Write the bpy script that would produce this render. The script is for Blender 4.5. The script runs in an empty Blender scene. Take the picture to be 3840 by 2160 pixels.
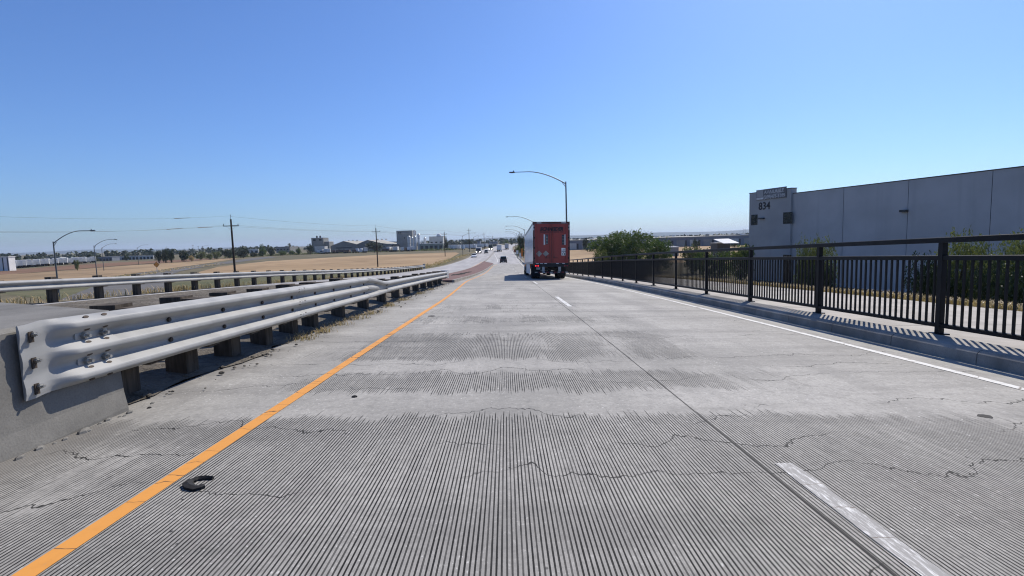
import bpy, bmesh, math, random
from mathutils import Vector, Matrix
R = math.radians
random.seed(7)
S = bpy.context.scene
COL = S.collection
# ------------------------------------------------------------------ camera
PXF, PXW, PXH = 1934.0, 3840, 2160
CAM = Vector((0, 0, 7.0))
PITCH, YAW, ROLL = R(5.344), R(0.606), R(1.7)
fw = Vector((math.sin(YAW)*math.cos(PITCH), math.cos(YAW)*math.cos(PITCH), -math.sin(PITCH)))
r0 = fw.cross(Vector((0, 0, 1))).normalized(); u0 = r0.cross(fw)
rt = r0*math.cos(ROLL) - u0*math.sin(ROLL); up = u0*math.cos(ROLL) + r0*math.sin(ROLL)
cd = bpy.data.cameras.new('camera'); cam = bpy.data.objects.new('camera', cd); COL.objects.link(cam)
cd.sensor_width = 36; cd.lens = 36*PXF/PXW; cd.clip_start = .05; cd.clip_end = 20000
M = Matrix((rt, up, -fw)).transposed().to_4x4(); M.translation = CAM; cam.matrix_world = M
S.camera = cam
# ------------------------------------------------------------------ sky, sun, exposure
SUN_EL, SUN_AZ = R(46), R(35)          # azimuth clockwise from the road's direction (+Y)
wd = bpy.data.worlds.new('World'); S.world = wd; wd.use_nodes = True
nt = wd.node_tree; nt.nodes.clear()
sky = nt.nodes.new('ShaderNodeTexSky'); sky.sky_type = 'NISHITA'; sky.sun_disc = False
sky.sun_elevation = SUN_EL; sky.sun_rotation = SUN_AZ
sky.altitude = 0; sky.air_density = 1.0; sky.dust_density = 0.75; sky.ozone_density = 2.0
bgn = nt.nodes.new('ShaderNodeBackground'); bgn.inputs['Strength'].default_value = 0.093
won = nt.nodes.new('ShaderNodeOutputWorld')
wb = nt.nodes.new('ShaderNodeMixRGB'); wb.blend_type = 'MULTIPLY'; wb.inputs[0].default_value = 1; wb.inputs[2].default_value = (.61, .87, 1.33, 1)   # the camera's cool white balance
nt.links.new(sky.outputs[0], wb.inputs[1]); nt.links.new(wb.outputs[0], bgn.inputs[0]); nt.links.new(bgn.outputs[0], won.inputs[0])
sl = bpy.data.lights.new('sun', 'SUN'); sl.energy = 5.0; sl.angle = R(0.53); sl.color = (1, .925, .82)
so = bpy.data.objects.new('sun', sl); COL.objects.link(so)
sdir = Vector((math.sin(SUN_AZ)*math.cos(SUN_EL), math.cos(SUN_AZ)*math.cos(SUN_EL), math.sin(SUN_EL)))
so.rotation_euler = (-sdir).to_track_quat('-Z', 'Y').to_euler(); so.location = (40, 60, 60)
S.view_settings.view_transform = 'Standard'; S.view_settings.look = 'None'
S.view_settings.gamma = 1; S.view_settings.exposure = 0.17; S.view_settings.use_curve_mapping = False
S.render.engine = 'CYCLES'; S.cycles.filter_width = 1.15; S.render.resolution_x = 1024; S.render.resolution_y = 576
# ------------------------------------------------------------------ pixel -> place
def ray(px, py): return (fw*PXF + rt*(px-PXW/2) - up*(py-PXH/2)).normalized()
def onz(px, py, z=0.0):
    v = ray(px, py); return CAM + v*((z-CAM.z)/v.z)
def aty(px, py, Y):
    v = ray(px, py); return CAM + v*(Y/v.y)
def smooth(t): t = max(0, min(1, t)); return t*t*(3-2*t)
def zr(y):                               # vertical profile of the road at x = 0
    if y < 37: return 5.71 - .032*y - 2.67e-4*y*y
    if y < 138:
        t = y-37; return 4.160 - .05176*t + .0002*t*t
    t = min(y, 200)-138; return .972 - .0114*t + .0114/124*t*t
def zs(x, y): return zr(y) - .024*max(0, min(1, (200-y)/110))*x
def xe(y): return 5.5 - 1.2*smooth((y-45)/65)      # right curb line
# ------------------------------------------------------------------ materials
class NT:
    def __init__(s, name):
        s.m = bpy.data.materials.new(name); s.m.use_nodes = True; s.t = s.m.node_tree
        s.t.nodes.clear(); s.out = s.n('OutputMaterial'); s.b = s.n('BsdfPrincipled')
        s.t.links.new(s.b.outputs[0], s.out.inputs[0])
    def n(s, k, **kw):
        nd = s.t.nodes.new('ShaderNode'+k)
        for a, b in kw.items(): setattr(nd, a, b)
        return nd
    def put(s, sock, v):
        if isinstance(v, bpy.types.NodeSocket): s.t.links.new(v, sock)
        elif isinstance(v, (tuple, list)) and len(v) == 3 and sock.type == 'RGBA': sock.default_value = (*v, 1)
        else: sock.default_value = v
    def math(s, op, a, b=0.0, c=0.0, clamp=False):
        nd = s.n('Math', operation=op, use_clamp=clamp)
        s.put(nd.inputs[0], a); s.put(nd.inputs[1], b)
        if len(nd.inputs) > 2: s.put(nd.inputs[2], c)
        return nd.outputs[0]
    def pos(s): return s.n('NewGeometry').outputs['Position']
    def obj(s): return s.n('TexCoord').outputs['Object']
    def scale(s, vec, sc, off=(0, 0, 0)):
        nd = s.n('Mapping'); s.put(nd.inputs[0], vec); nd.inputs[3].default_value = sc; nd.inputs[1].default_value = off
        return nd.outputs[0]
    def noise(s, vec, scale, detail=4, rough=.55, dist=0):
        nd = s.n('TexNoise'); s.put(nd.inputs['Vector'], vec); nd.inputs['Scale'].default_value = scale
        nd.inputs['Detail'].default_value = detail; nd.inputs['Roughness'].default_value = rough
        nd.inputs['Distortion'].default_value = dist
        return nd.outputs[0]
    def voro(s, vec, scale, feat='DISTANCE_TO_EDGE', out=0):
        nd = s.n('TexVoronoi', feature=feat); s.put(nd.inputs['Vector'], vec); nd.inputs['Scale'].default_value = scale
        return nd.outputs[out]
    def mr(s, v, a, b, c=0.0, d=1.0, st=True):
        nd = s.n('MapRange', interpolation_type='SMOOTHSTEP' if st else 'LINEAR')
        s.put(nd.inputs[0], v)
        for i, q in enumerate((a, b, c, d)): nd.inputs[i+1].default_value = q
        return nd.outputs[0]
    def mix(s, f, a, b, mode='MIX'):
        nd = s.n('MixRGB', blend_type=mode); s.put(nd.inputs[0], f); s.put(nd.inputs[1], a); s.put(nd.inputs[2], b)
        return nd.outputs[0]
    def ramp(s, v, stops):
        nd = s.n('ValToRGB'); s.put(nd.inputs[0], v); e = nd.color_ramp.elements
        while len(e) < len(stops): e.new(.5)
        for i, (p, c) in enumerate(stops):
            e[i].position = p; e[i].color = (c, c, c, 1) if not isinstance(c, (tuple, list)) else (*c, 1)
        return nd.outputs[0]
    def sep(s, vec):
        nd = s.n('SeparateXYZ'); s.put(nd.inputs[0], vec); return nd.outputs
    def bump(s, h, strength=.3, dist=.01):
        nd = s.n('Bump'); nd.inputs['Strength'].default_value = strength; nd.inputs['Distance'].default_value = dist
        s.put(nd.inputs['Height'], h); s.t.links.new(nd.outputs[0], s.b.inputs['Normal'])
    def done(s, col=None, rough=None, metal=None, spec=None):
        if col is not None: s.put(s.b.inputs['Base Color'], col)
        if rough is not None: s.put(s.b.inputs['Roughness'], rough)
        if metal is not None: s.put(s.b.inputs['Metallic'], metal)
        if spec is not None: s.put(s.b.inputs['Specular IOR Level'], spec)
        return s.m
def dk(c, k): return tuple(min(1, v*k) for v in c)
def simple(name, c, rough=.6, metal=0, var=.25, sc=3.0, bump=0, spec=.5, streak=None):
    t = NT(name); p = t.obj()
    if streak: p = t.scale(p, streak)
    f = t.noise(p, sc, 5)
    f = t.mr(f, .3, .7)
    t.done(t.mix(f, dk(c, 1-var), dk(c, 1+var*.6)), rough, metal, spec)
    if bump: t.bump(t.noise(t.obj(), sc*6, 4), bump, .02)
    return t.m
MT = {}
def road_mat():
    t = NT('grooved_concrete'); P = t.pos(); X, Y, Z = t.sep(P)[:3]
    n1 = t.noise(P, .55, 6); n2 = t.noise(t.scale(P, (1.2, .16, 1)), 1.0, 5); n3 = t.noise(P, 60, 3)
    nb = t.noise(t.scale(P, (.25, 1.6, 1)), 1.0, 5)
    base = t.mix(t.mr(n1, .3, .72), (.30, .29, .265), (.42, .405, .373))
    base = t.mix(t.math('MULTIPLY', t.mr(n2, .42, .66), .5), base, (.20, .194, .182))
    base = t.mix(t.math('MULTIPLY', t.mr(nb, .47, .68), .5), base, (.175, .169, .158))
    base = t.mix(t.math('MULTIPLY', t.mr(n3, .35, .75), .45), base, (.20, .195, .185))
    # pale aggregate flecks on the polished patches
    mo = t.noise(P, 7, 6, .72); mo2 = t.noise(t.scale(P, (1, .8, 1)), 26, 4, .7)
    base = t.mix(t.math('MULTIPLY', t.mr(mo, .46, .68), .42), base, (.19, .184, .171))
    base = t.mix(t.math('MULTIPLY', t.mr(mo2, .50, .68), .40), base, (.165, .16, .15))
    base = t.mix(t.math('MULTIPLY', t.mr(mo2, .44, .30), .35), base, (.52, .505, .47))
    fl = t.noise(t.scale(P, (48, 30, 1)), 1.0, 2, .5)
    fl2 = t.math('MULTIPLY', t.mr(fl, .66, .72), t.mr(t.noise(P, .9, 4), .46, .62))
    base = t.mix(t.math('MULTIPLY', fl2, .75), base, (.60, .59, .56))
    dkf = t.math('MULTIPLY', t.mr(t.voro(t.scale(P, (7, 5.3, 1)), 1.0, 'F1'), .07, .03), t.mr(t.noise(P, 1.7, 2), .5, .6))
    base = t.mix(dkf, base, (.05, .05, .05))
    # saw-cut grooves, 19 mm apart, worn away in bands
    wob = t.math('MULTIPLY', t.math('SUBTRACT', t.noise(t.scale(P, (6, 1.6, 0)), 1, 4, .65), .5), .0018)
    gx = t.math('DIVIDE', t.math('ADD', X, wob), .0222)
    fr = t.math('ABSOLUTE', t.math('SUBTRACT', t.math('FRACT', gx), .5))
    wid = t.math('ADD', .13, t.math('MULTIPLY', t.noise(t.scale(P, (40, 3, 0)), 1, 3), .15))
    line = t.mr(t.math('SUBTRACT', wid, fr), -.01, .035)
    yw = t.math('ADD', Y, t.math('MULTIPLY', t.math('SUBTRACT', t.noise(t.scale(P, (2.2, .5, 0)), 1, 5, .7), .5), .9))
    yw = t.math('ADD', yw, t.math('MULTIPLY', t.math('SUBTRACT', t.noise(t.scale(P, (45, .25, 0)), 1, 3, .7), .5), .75))
    st = [(0, .95), (3.95, .95), (4.15, .22), (4.75, .2), (4.95, .66), (5.6, .62), (5.8, .2), (6.3, .22), (6.55, .62),
          (8.6, .55), (9.0, .25), (10, .25), (10.3, .52), (11.2, .5), (11.6, .25), (14, .42), (15, .25), (20, .3)]
    bias = t.ramp(t.math('DIVIDE', yw, 20.0), [(min(1, a/20), b) for a, b in st])
    rl = t.math('MULTIPLY', t.mr(X, 1.9, 3.6), t.mr(Y, 2.6, 4.2, 0, .55))
    ll = t.math('MULTIPLY', t.mr(X, -1.9, -2.6), .35)
    nm = t.math('MULTIPLY', t.math('SUBTRACT', t.noise(t.scale(P, (1.6, .5, 0)), 1.0, 5, .65), .5), 1.25)
    nm = t.math('ADD', nm, t.math('MULTIPLY', t.math('SUBTRACT', t.noise(t.scale(P, (38, 1.1, 0)), 1.0, 4, .7), .5), .7))
    m = t.math('ADD', t.math('SUBTRACT', t.math('SUBTRACT', bias, rl), ll), nm)
    m = t.mr(m, .34, .62)
    g = t.math('MULTIPLY', line, m)
    gd = t.mr(t.noise(t.scale(P, (30, .8, 0)), 1, 4, .7), .25, .6, .62, .98)
    col = t.mix(t.math('MULTIPLY', g, gd), base, (.006, .006, .006))
    # transverse shrinkage cracks and the longitudinal lane joint
    def crack(per, sc, amp, seed, wd_):
        q = t.scale(P, (1, 1, 0), (seed, seed*1.7, 0))
        w = t.math('MULTIPLY', t.math('SUBTRACT', t.noise(t.scale(q, (sc, sc*.45, 0)), 1, 6, .58), .5), amp)
        yy = t.math('DIVIDE', t.math('ADD', t.math('ADD', Y, t.math('MULTIPLY', X, -.06)), w), per)
        d = t.math('MULTIPLY', t.math('ABSOLUTE', t.math('SUBTRACT', t.math('FRACT', yy), .5)), per)
        wv = t.math('MULTIPLY', t.noise(t.scale(q, (4, 4, 0)), 1, 4, .7), wd_)
        c_ = t.mr(t.math('SUBTRACT', d, wv), .002, -.002)
        return t.math('MULTIPLY', c_, t.mr(t.noise(t.scale(q, (.7, .9, 0)), 1, 3), .42, .52))
    ck = t.math('MAXIMUM', crack(1.15, .8, 1.6, 3.1, .011), crack(2.3, 1.3, 1.1, 8.7, .014))
    ck = t.math('MULTIPLY', ck, t.mr(Y, 26, 9, .35, 1))
    col = t.mix(t.math('MULTIPLY', ck, .9), col, (.012, .012, .012))
    jx = t.math('ABSOLUTE', t.math('SUBTRACT', t.math('ADD', X, t.math('MULTIPLY', wob, .8)), 1.53))
    col = t.mix(t.math('MULTIPLY', t.mr(jx, .011, .004), .9), col, (.015, .015, .015))
    # grime beside the gutter and barrier
    ed = t.math('MULTIPLY', t.mr(X, -2.75, -3.25), t.mr(t.noise(P, 1.3, 5), .35, .6, .15, .75))
    col = t.mix(ed, col, (.15, .142, .13))
    t.done(col, .8, spec=.18)
    t.bump(t.math('SUBTRACT', t.math('MULTIPLY', n3, .25), g), .35, .004)
    return t.m
MT['road'] = road_mat()
def conc(name, c, sc=1.5, dark=.35, stain=(.12, .115, .1)):
    t = NT(name); P = t.pos()
    a = t.noise(P, sc, 6, .6); b = t.noise(t.scale(P, (1, 1, .25)), sc*2.2, 5); c3 = t.noise(P, 70, 3)
    col = t.mix(t.mr(a, .3, .7), dk(c, 1-dark), dk(c, 1.12))
    col = t.mix(t.math('MULTIPLY', t.mr(b, .52, .75), .45), col, stain)
    col = t.mix(t.math('MULTIPLY', t.mr(c3, .4, .75), .4), col, dk(c, .55))
    t.done(col, .85, spec=.3); t.bump(t.math('ADD', t.math('MULTIPLY', c3, .5), a), .35, .01)
    return t.m
MT['concrete'] = conc('cast_concrete', (.185, .178, .162))
MT['curb'] = conc('curb_concrete', (.29, .275, .25))
MT['walk'] = conc('sidewalk_concrete', (.36, .335, .30), 1.1, .25, (.25, .225, .2))
MT['gutter'] = conc('gutter_concrete', (.33, .325, .295), 2.0, .25, (.2, .19, .165))
def road2():
    t = NT('worn_pale_concrete'); P = t.pos()
    a = t.noise(t.scale(P, (.6, .06, 1)), 1, 5); b = t.noise(P, .5, 5)
    col = t.mix(t.mr(a, .35, .7), (.27, .262, .26), (.36, .35, .345)); col = t.mix(t.math('MULTIPLY', t.mr(b, .5, .75), .35), col, (.24, .235, .23))
    return t.done(col, .8, spec=.3)
MT['road2'] = road2()
def soil(name, c1, c2, c3, sc=.35, st=(1, 1, 1), bump=.5):
    t = NT(name); P = t.scale(t.pos(), st)
    a = t.noise(P, sc, 7, .62); b = t.noise(P, sc*7, 6, .65)
    col = t.mix(t.mr(a, .35, .66), c1, c2); col = t.mix(t.math('MULTIPLY', t.mr(b, .48, .7), .7), col, c3)
    t.done(col, .95, spec=.1); t.bump(b, bump, .15)
    return t.m
MT['ground'] = soil('weedy_ground', (.105, .095, .06), (.165, .14, .09), (.075, .078, .045), .03)
MT['tan'] = soil('dry_stubble', (.25, .175, .10), (.41, .295, .18), (.19, .13, .078), .03, (.3, .30, 1))
MT['tan2'] = soil('dry_weeds', (.22, .155, .092), (.34, .245, .148), (.14, .108, .066), .03, (.4, .45, 1))
MT['brown'] = soil('ploughed_brown', (.15, .09, .058), (.21, .13, .085), (.10, .065, .045), .02, (.5, 2.5, 1))
MT['green'] = soil('rough_green', (.085, .09, .048), (.13, .125, .07), (.17, .14, .085), .06, (.7, 2, 1))
MT['asphalt'] = soil('old_asphalt', (.11, .108, .105), (.15, .145, .14), (.09, .088, .085), .1, (.4, 1, 1), .1)
MT['dirt'] = soil('dirt', (.13, .115, .095), (.20, .18, .15), (.08, .072, .06), 1.3, (1, 1, 1), .8)
MT['bank'] = soil('embankment_soil', (.15, .13, .095), (.24, .205, .15), (.10, .095, .06), .5)
MT['island'] = soil('red_stamped_concrete', (.155, .10, .09), (.215, .145, .135), (.11, .08, .075), .8, (1, 1, 1), .2)
MT['wood'] = simple('weathered_wood', (.085, .07, .055), .9, 0, .45, 2.2, .5, .2, (8, 8, .8))
MT['wood_pole'] = simple('pole_wood', (.045, .034, .027), .85, 0, .4, 3, .4, .2, (8, 8, .4))
def galv():
    t = NT('galvanised_steel'); P = t.pos()
    a = t.noise(P, 2.2, 6)
    c = t.noise(t.scale(P, (3, .6, 9)), 1.6, 6, .65)
    col = t.mix(t.mr(a, .3, .7), (.255, .257, .252), (.335, .336, .328))
    col = t.mix(t.math('MULTIPLY', t.mr(c, .55, .75), .45), col, (.27, .26, .24))
    t.done(col, t.mr(a, .2, .8, .5, .68), 0.0, .3); t.bump(t.noise(P, 5, 4), .08, .02)
    return t.m
MT['galv'] = galv()
MT['galvd'] = simple('dull_galvanised', (.36, .37, .37), .5, .6, .2, 3)
MT['bolt'] = simple('zinc_bolt', (.42, .42, .40), .4, .8, .3, 30)
MT['rust'] = simple('rusty_bolt', (.06, .045, .035), .8, .3, .4, 30)
MT['black_steel'] = simple('dark_painted_steel', (.008, .009, .012), .45, 0, .3, 4, .06, .17)
MT['lamp_steel'] = simple('lamp_pole_steel', (.10, .11, .115), .5, .3, .2, 2)
def paint(name, c, wear):
    t = NT(name); P = t.pos()
    a = t.noise(P, 9, 6, .7); b = t.noise(t.scale(P, (60, 7, 0)), 1, 6, .75)
    col = t.mix(t.math('MULTIPLY', t.mr(a, .45, .75), .35), c, dk(c, .72))
    col = t.mix(t.mr(b, 1-wear-.08, 1-wear+.06), col, (.25, .245, .235))
    wp = t.n('VectorMath', operation='ADD'); t.put(wp.inputs[0], t.scale(P, (.5, 2.4, 0)))
    wn = t.n('TexNoise'); t.put(wn.inputs['Vector'], P); wn.inputs['Scale'].default_value = 9
    ws = t.n('VectorMath', operation='SCALE'); t.put(ws.inputs[0], wn.outputs[1]); ws.inputs['Scale'].default_value = .12
    t.put(wp.inputs[1], ws.outputs[0])
    ck = t.mr(t.voro(wp.outputs[0], 1.3), .012, .004)
    col = t.mix(t.math('MULTIPLY', ck, .85), col, (.08, .05, .03))
    return t.done(col, .7, spec=.3)
MT['yellow'] = paint('yellow_road_paint', (.60, .265, .055), .30)
MT['white'] = paint('white_road_paint', (.58, .58, .56), .40)
MT['worn_white'] = paint('worn_white_paint', (.60, .60, .585), .545)
def leafm(name, c1, c2, tr=.25):
    t = NT(name); P = t.pos(); a = t.noise(P, .9, 4); r = t.noise(P, 9, 2)
    col = t.mix(t.mr(a, .3, .7), c1, c2); col = t.mix(t.math('MULTIPLY', t.mr(r, .4, .7), .5), col, dk(c2, 1.5))
    t.done(col, .55, spec=.3)
    tn = t.n('BsdfTranslucent'); t.put(tn.inputs[0], t.mix(1.0, col, (.9, 1, .5), 'MULTIPLY'))
    mx = t.n('MixShader'); mx.inputs[0].default_value = tr
    t.t.links.new(t.b.outputs[0], mx.inputs[1]); t.t.links.new(tn.outputs[0], mx.inputs[2]); t.t.links.new(mx.outputs[0], t.out.inputs[0])
    return t.m
MT['leaf'] = leafm('mid_leaves', (.045, .075, .022), (.095, .13, .04), .32)
MT['leaf_dark'] = leafm('dark_leaves', (.016, .028, .013), (.034, .05, .02), .15)
MT['leaf_olive'] = leafm('olive_leaves', (.075, .092, .036), (.14, .15, .062), .32)
MT['leaf_bright'] = leafm('bright_leaves', (.07, .10, .025), (.13, .16, .05), .35)
MT['straw'] = leafm('straw', (.30, .22, .11), (.45, .34, .19), .2)
MT['bark'] = simple('bark', (.07, .05, .035), .9, 0, .4, 6, .5, .2)
MT['tilt'] = None
def wallm(name, c, st=.12):
    t = NT(name); P = t.obj()
    a = t.noise(P, .25, 5); b = t.noise(t.scale(P, (1.2, 1.2, .05)), 1.0, 5)
    col = t.mix(t.mr(a, .3, .7), dk(c, 1-st), dk(c, 1+st*.4)); col = t.mix(t.math('MULTIPLY', t.mr(b, .5, .75), .3), col, dk(c, .72))
    return t.done(col, .8, spec=.25)
MT['tilt'] = wallm('painted_tilt_up', (.43, .43, .435)); MT['tilt2'] = wallm('painted_tower', (.36, .36, .36))
MT['dark'] = simple('dark_trim', (.03, .032, .035), .6, 0, .2)
MT['glass'] = simple('dark_glass', (.008, .012, .014), .12, 0, .2, 2, 0, .25)
MT['ink'] = simple('black_lettering', (.012, .012, .015), .6, 0, .2)
MT['off'] = simple('off_white_paint', (.62, .62, .61), .55, 0, .12, 1.2)
MT['white_gloss'] = simple('white_gloss', (.72, .73, .75), .22, 0, .08, 1.2)
MT['rubber'] = simple('tyre_rubber', (.018, .018, .019), .8, 0, .3, 8, .2, .3)
MT['frame'] = simple('chassis_black', (.02, .02, .021), .6, .2, .3, 3)
MT['rim'] = simple('wheel_rim', (.35, .35, .36), .35, .8, .2, 5)
def emit(name, c, e):
    t = NT(name); t.done(c, .3); t.put(t.b.inputs['Emission Color'], c); t.b.inputs['Emission Strength'].default_value = e; return t.m
MT['head'] = emit('headlamp_lit', (1, .97, .88), 14); MT['tail'] = emit('tail_lamp_lit', (.8, .02, .03), 1.6)
MT['tail_off'] = simple('tail_lamp', (.25, .01, .012), .3)
def conc_col(k, c, **kw): MT[k] = simple(k, c, **kw)
# ------------------------------------------------------------------ mesh builder
class MB:
    def __init__(s): s.v = []; s.f = []; s.sm = False
    def add(s, vs, fs):
        o = len(s.v); s.v += [tuple(q) for q in vs]; s.f += [tuple(i+o for i in q) for q in fs]; return s
    def box(s, x0, x1, y0, y1, z0, z1):
        return s.add([(x, y, z) for z in (z0, z1) for y in (y0, y1) for x in (x0, x1)],
                     [(0, 2, 3, 1), (4, 5, 7, 6), (0, 1, 5, 4), (2, 6, 7, 3), (0, 4, 6, 2), (1, 3, 7, 5)])
    def cbox(s, c, d, rz=0, rx=0):
        m = Matrix.Rotation(rz, 3, 'Z') @ Matrix.Rotation(rx, 3, 'X')
        vs = [Vector(c) + m @ Vector((sx*d[0]/2, sy*d[1]/2, sz*d[2]/2)) for sz in (-1, 1) for sy in (-1, 1) for sx in (-1, 1)]
        return s.add(vs, [(0, 2, 3, 1), (4, 5, 7, 6), (0, 1, 5, 4), (2, 6, 7, 3), (0, 4, 6, 2), (1, 3, 7, 5)])
    def tube(s, pts, r, n=8, cap=True):
        pts = [Vector(p) for p in pts]; k = len(pts)
        rs = r if isinstance(r, (list, tuple)) else [r]*k
        o = len(s.v); prev = None
        for i, p in enumerate(pts):
            d = (pts[min(i+1, k-1)] - pts[max(i-1, 0)]).normalized()
            if prev is None:
                a = Vector((0, 0, 1)) if abs(d.z) < .9 else Vector((1, 0, 0)); u = d.cross(a).normalized()
            else: u = (prev - d*prev.dot(d)).normalized()
            prev = u; w = d.cross(u)
            for j in range(n):
                t = 2*math.pi*j/n; s.v.append(tuple(p + (u*math.cos(t) + w*math.sin(t))*rs[i]))
        for i in range(k-1):
            for j in range(n):
                a, b = o+i*n+j, o+i*n+(j+1) % n
                s.f.append((a, b, b+n, a+n))
        if cap:
            s.f.append(tuple(o+j for j in range(n))[::-1]); s.f.append(tuple(o+(k-1)*n+j for j in range(n)))
        return s
    def loft(s, rings, closed=True, cap=True):
        o = len(s.v); n = len(rings[0])
        for r in rings: s.v += [tuple(p) for p in r]
        for i in range(len(rings)-1):
            for j in range(n if closed else n-1):
                a, b = o+i*n+j, o+i*n+(j+1) % n
                s.f.append((a, b, b+n, a+n))
        if cap and closed:
            s.f.append(tuple(o+j for j in range(n))[::-1]); s.f.append(tuple(o+(len(rings)-1)*n+j for j in range(n)))
        return s
    def prism(s, poly, y0, y1, plane='xz'):
        f = (lambda a, b, y: (a, y, b)) if plane == 'xz' else ((lambda a, b, y: (a, b, y)) if plane == 'xy' else (lambda a, b, y: (y, a, b)))
        n = len(poly)
        return s.add([f(a, b, y0) for a, b in poly] + [f(a, b, y1) for a, b in poly],
                     [tuple(range(n))[::-1], tuple(range(n, 2*n))] + [(i, (i+1) % n, n+(i+1) % n, n+i) for i in range(n)])
    def disc(s, c, r, axis='y', t=.02, n=20, r2=None):
        c = Vector(c); e = {'x': Vector((1, 0, 0)), 'y': Vector((0, 1, 0)), 'z': Vector((0, 0, 1))}[axis]
        return s.tube([c-e*t/2, c+e*t/2], [r, r2 or r], n)
    def mesh(s, name, off=None):
        m = bpy.data.meshes.new(name)
        v = s.v if off is None else [(a-off[0], b-off[1], c-off[2]) for a, b, c in s.v]
        m.from_pydata(v, [], s.f); 
        bm = bmesh.new(); bm.from_mesh(m); bmesh.ops.recalc_face_normals(bm, faces=bm.faces); bm.to_mesh(m); bm.free()
        if s.sm:
            for p in m.polygons: p.use_smooth = True
            try: m.set_sharp_from_angle(angle=R(38))
            except Exception: pass
        return m
def link(name, mesh, mat, parent=None, loc=(0, 0, 0), rz=0):
    o = bpy.data.objects.new(name, mesh); COL.objects.link(o)
    if mesh is not None and mat is not None and not mesh.materials: mesh.materials.append(mat)
    if parent is not None: o.parent = parent
    o.location = loc
    if rz: o.rotation_euler = (0, 0, rz)
    return o
def G(k): return MT[k] if isinstance(k, str) else k
def ob(name, mb, mat, parent=None, world=False, smooth=False, loc=(0, 0, 0)):
    mb.sm = smooth
    off = None
    if world and parent is not None:
        off = Vector(parent.location)
        if parent.parent is not None: off = off + Vector(parent.parent.location)
    return link(name, mb.mesh(name, off), G(mat), parent, loc)
def tag(o, label=None, cat=None, group=None, kind=None):
    if label: o['label'] = label
    if cat: o['category'] = cat
    if group: o['group'] = group
    if kind: o['kind'] = kind
    return o
def thing(name, label, cat, loc=(0, 0, 0), rz=0, group=None):
    o = bpy.data.objects.new(name, None); COL.objects.link(o); o.location = loc; o.rotation_euler = (0, 0, rz); o.empty_display_size = .3
    return tag(o, label, cat, group)
def struct(name, mb, mat, smooth=False): return tag(ob(name, mb, mat, smooth=smooth), kind='structure')
def dup(o, parent=None):
    c = o.copy(); COL.objects.link(c); c.parent = parent
    for ch in list(KIDS.get(o.name, [])) or [q for q in bpy.data.objects if q.parent == o]: dup(ch, c)
    return c
KIDS = {}
def text_mesh(txt, size, depth=.01, off=0.0, shear=0.0, width=1.0, align='LEFT'):
    c = bpy.data.curves.new('lettering', 'FONT'); c.body = txt; c.size = size; c.extrude = depth; c.offset = off; c.shear = shear
    c.align_x = align; c.resolution_u = 3
    o = bpy.data.objects.new('lettering', c); COL.objects.link(o)
    dg = bpy.context.evaluated_depsgraph_get(); m = bpy.data.meshes.new_from_object(o.evaluated_get(dg))
    bpy.data.objects.remove(o); bpy.data.curves.remove(c)
    if width != 1:
        for v in m.vertices: v.co.x *= width
    return m
# strips that follow the road
def stations(a, b):
    ys = []; y = a
    while y < b:
        ys.append(y); y += .5 if y < 30 else (1.5 if y < 80 else (4 if y < 220 else 12))
    return ys + [b]
def strip(ys, xa, xb, dz=0.0, nx=4, zf=None):
    mb = MB(); zf = zf or zs
    for y in ys:
        a = xa(y) if callable(xa) else xa; b = xb(y) if callable(xb) else xb
        for i in range(nx+1):
            x = a + (b-a)*i/nx; mb.v.append((x, y, zf(x, y)+dz))
    for j in range(len(ys)-1):
        for i in range(nx):
            q = j*(nx+1)+i; mb.f.append((q, q+1, q+nx+2, q+nx+1))
    return mb
def solid_strip(ys, xa, xb, h, dz=0.0):       # a low slab with sides
    mb = MB(); g = lambda q, y: q(y) if callable(q) else q
    rings = []
    for y in ys:
        a, b = g(xa, y), g(xb, y); hh = g(h, y)
        z0, z1 = zs(a, y)+dz, zs(b, y)+dz
        rings.append([(a, y, z0-.3), (b, y, z1-.3), (b, y, z1+hh), (a, y, z0+hh)])
    return mb.loft(rings)
# ================================================================== SETTING
def sh(y): return 0 if y < 300 else ((y-300)/300)**2*9
def poly_sheet(pts, z, jit=0):
    mb = MB(); mb.add([(p[0], p[1], z) for p in pts], [tuple(range(len(pts)))]); return mb
gm = MB(); xs = [-9000, -3000, -1000, -400, -150, 0, 150, 400, 1000, 3000, 9000]; yy = [-400, 0, 100, 250, 500, 1000, 2500, 6000, 14000]
for y in yy:
    for x in xs: gm.v.append((x, y, 0))
for j in range(len(yy)-1):
    for i in range(len(xs)-1):
        q = j*len(xs)+i; gm.f.append((q, q+1, q+len(xs)+1, q+len(xs)))
struct('ground', gm, 'ground')
# embankment that carries the road down from the overpass
Y0, Y1 = -14, 760
rings = []; rnd = random.Random(3)
def far_left(y): return -14.9
for y in stations(Y0, Y1):
    s_ = sh(y); zl = zs(-15.2, y); zrt = zs(10.3, y)+.12
    w = 10.45+s_ - (1.2*smooth((y-45)/65)); j = lambda k: rnd.uniform(-k, k)*min(1, zl/2)
    ring = [(-15.2-2.1*zl+s_, y, -.15)]
    for k in (.75, .5, .25): ring.append((-15.2-2.1*zl*k+s_+j(.3), y, zl*(1-k)+j(.2)))
    ring += [(-15.2+s_, y, zl-.03), (-14.35+s_, y, zl-.06), (-14.0+s_, y, zl-.6), (w-.4, y, zrt-.6), (w-.12, y, zrt-.1), (w+.5, y, zrt-.02+j(.04))]
    for k in (.3, .6): ring.append((w+.5+2.0*zrt*k+j(.3), y, zrt*(1-k)+j(.2)))
    ring.append((w+.5+2.0*zrt, y, -.15)); rings.append(ring)
em = MB(); em.loft(rings, closed=False, cap=False); struct('embankment', em, 'bank')
ys = stations(Y0, Y1)
struct('road', strip(stations(Y0, 124), -3.42, lambda y: xe(y)-.36, 0, 6), 'road')
far = stations(124, Y1)
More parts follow.
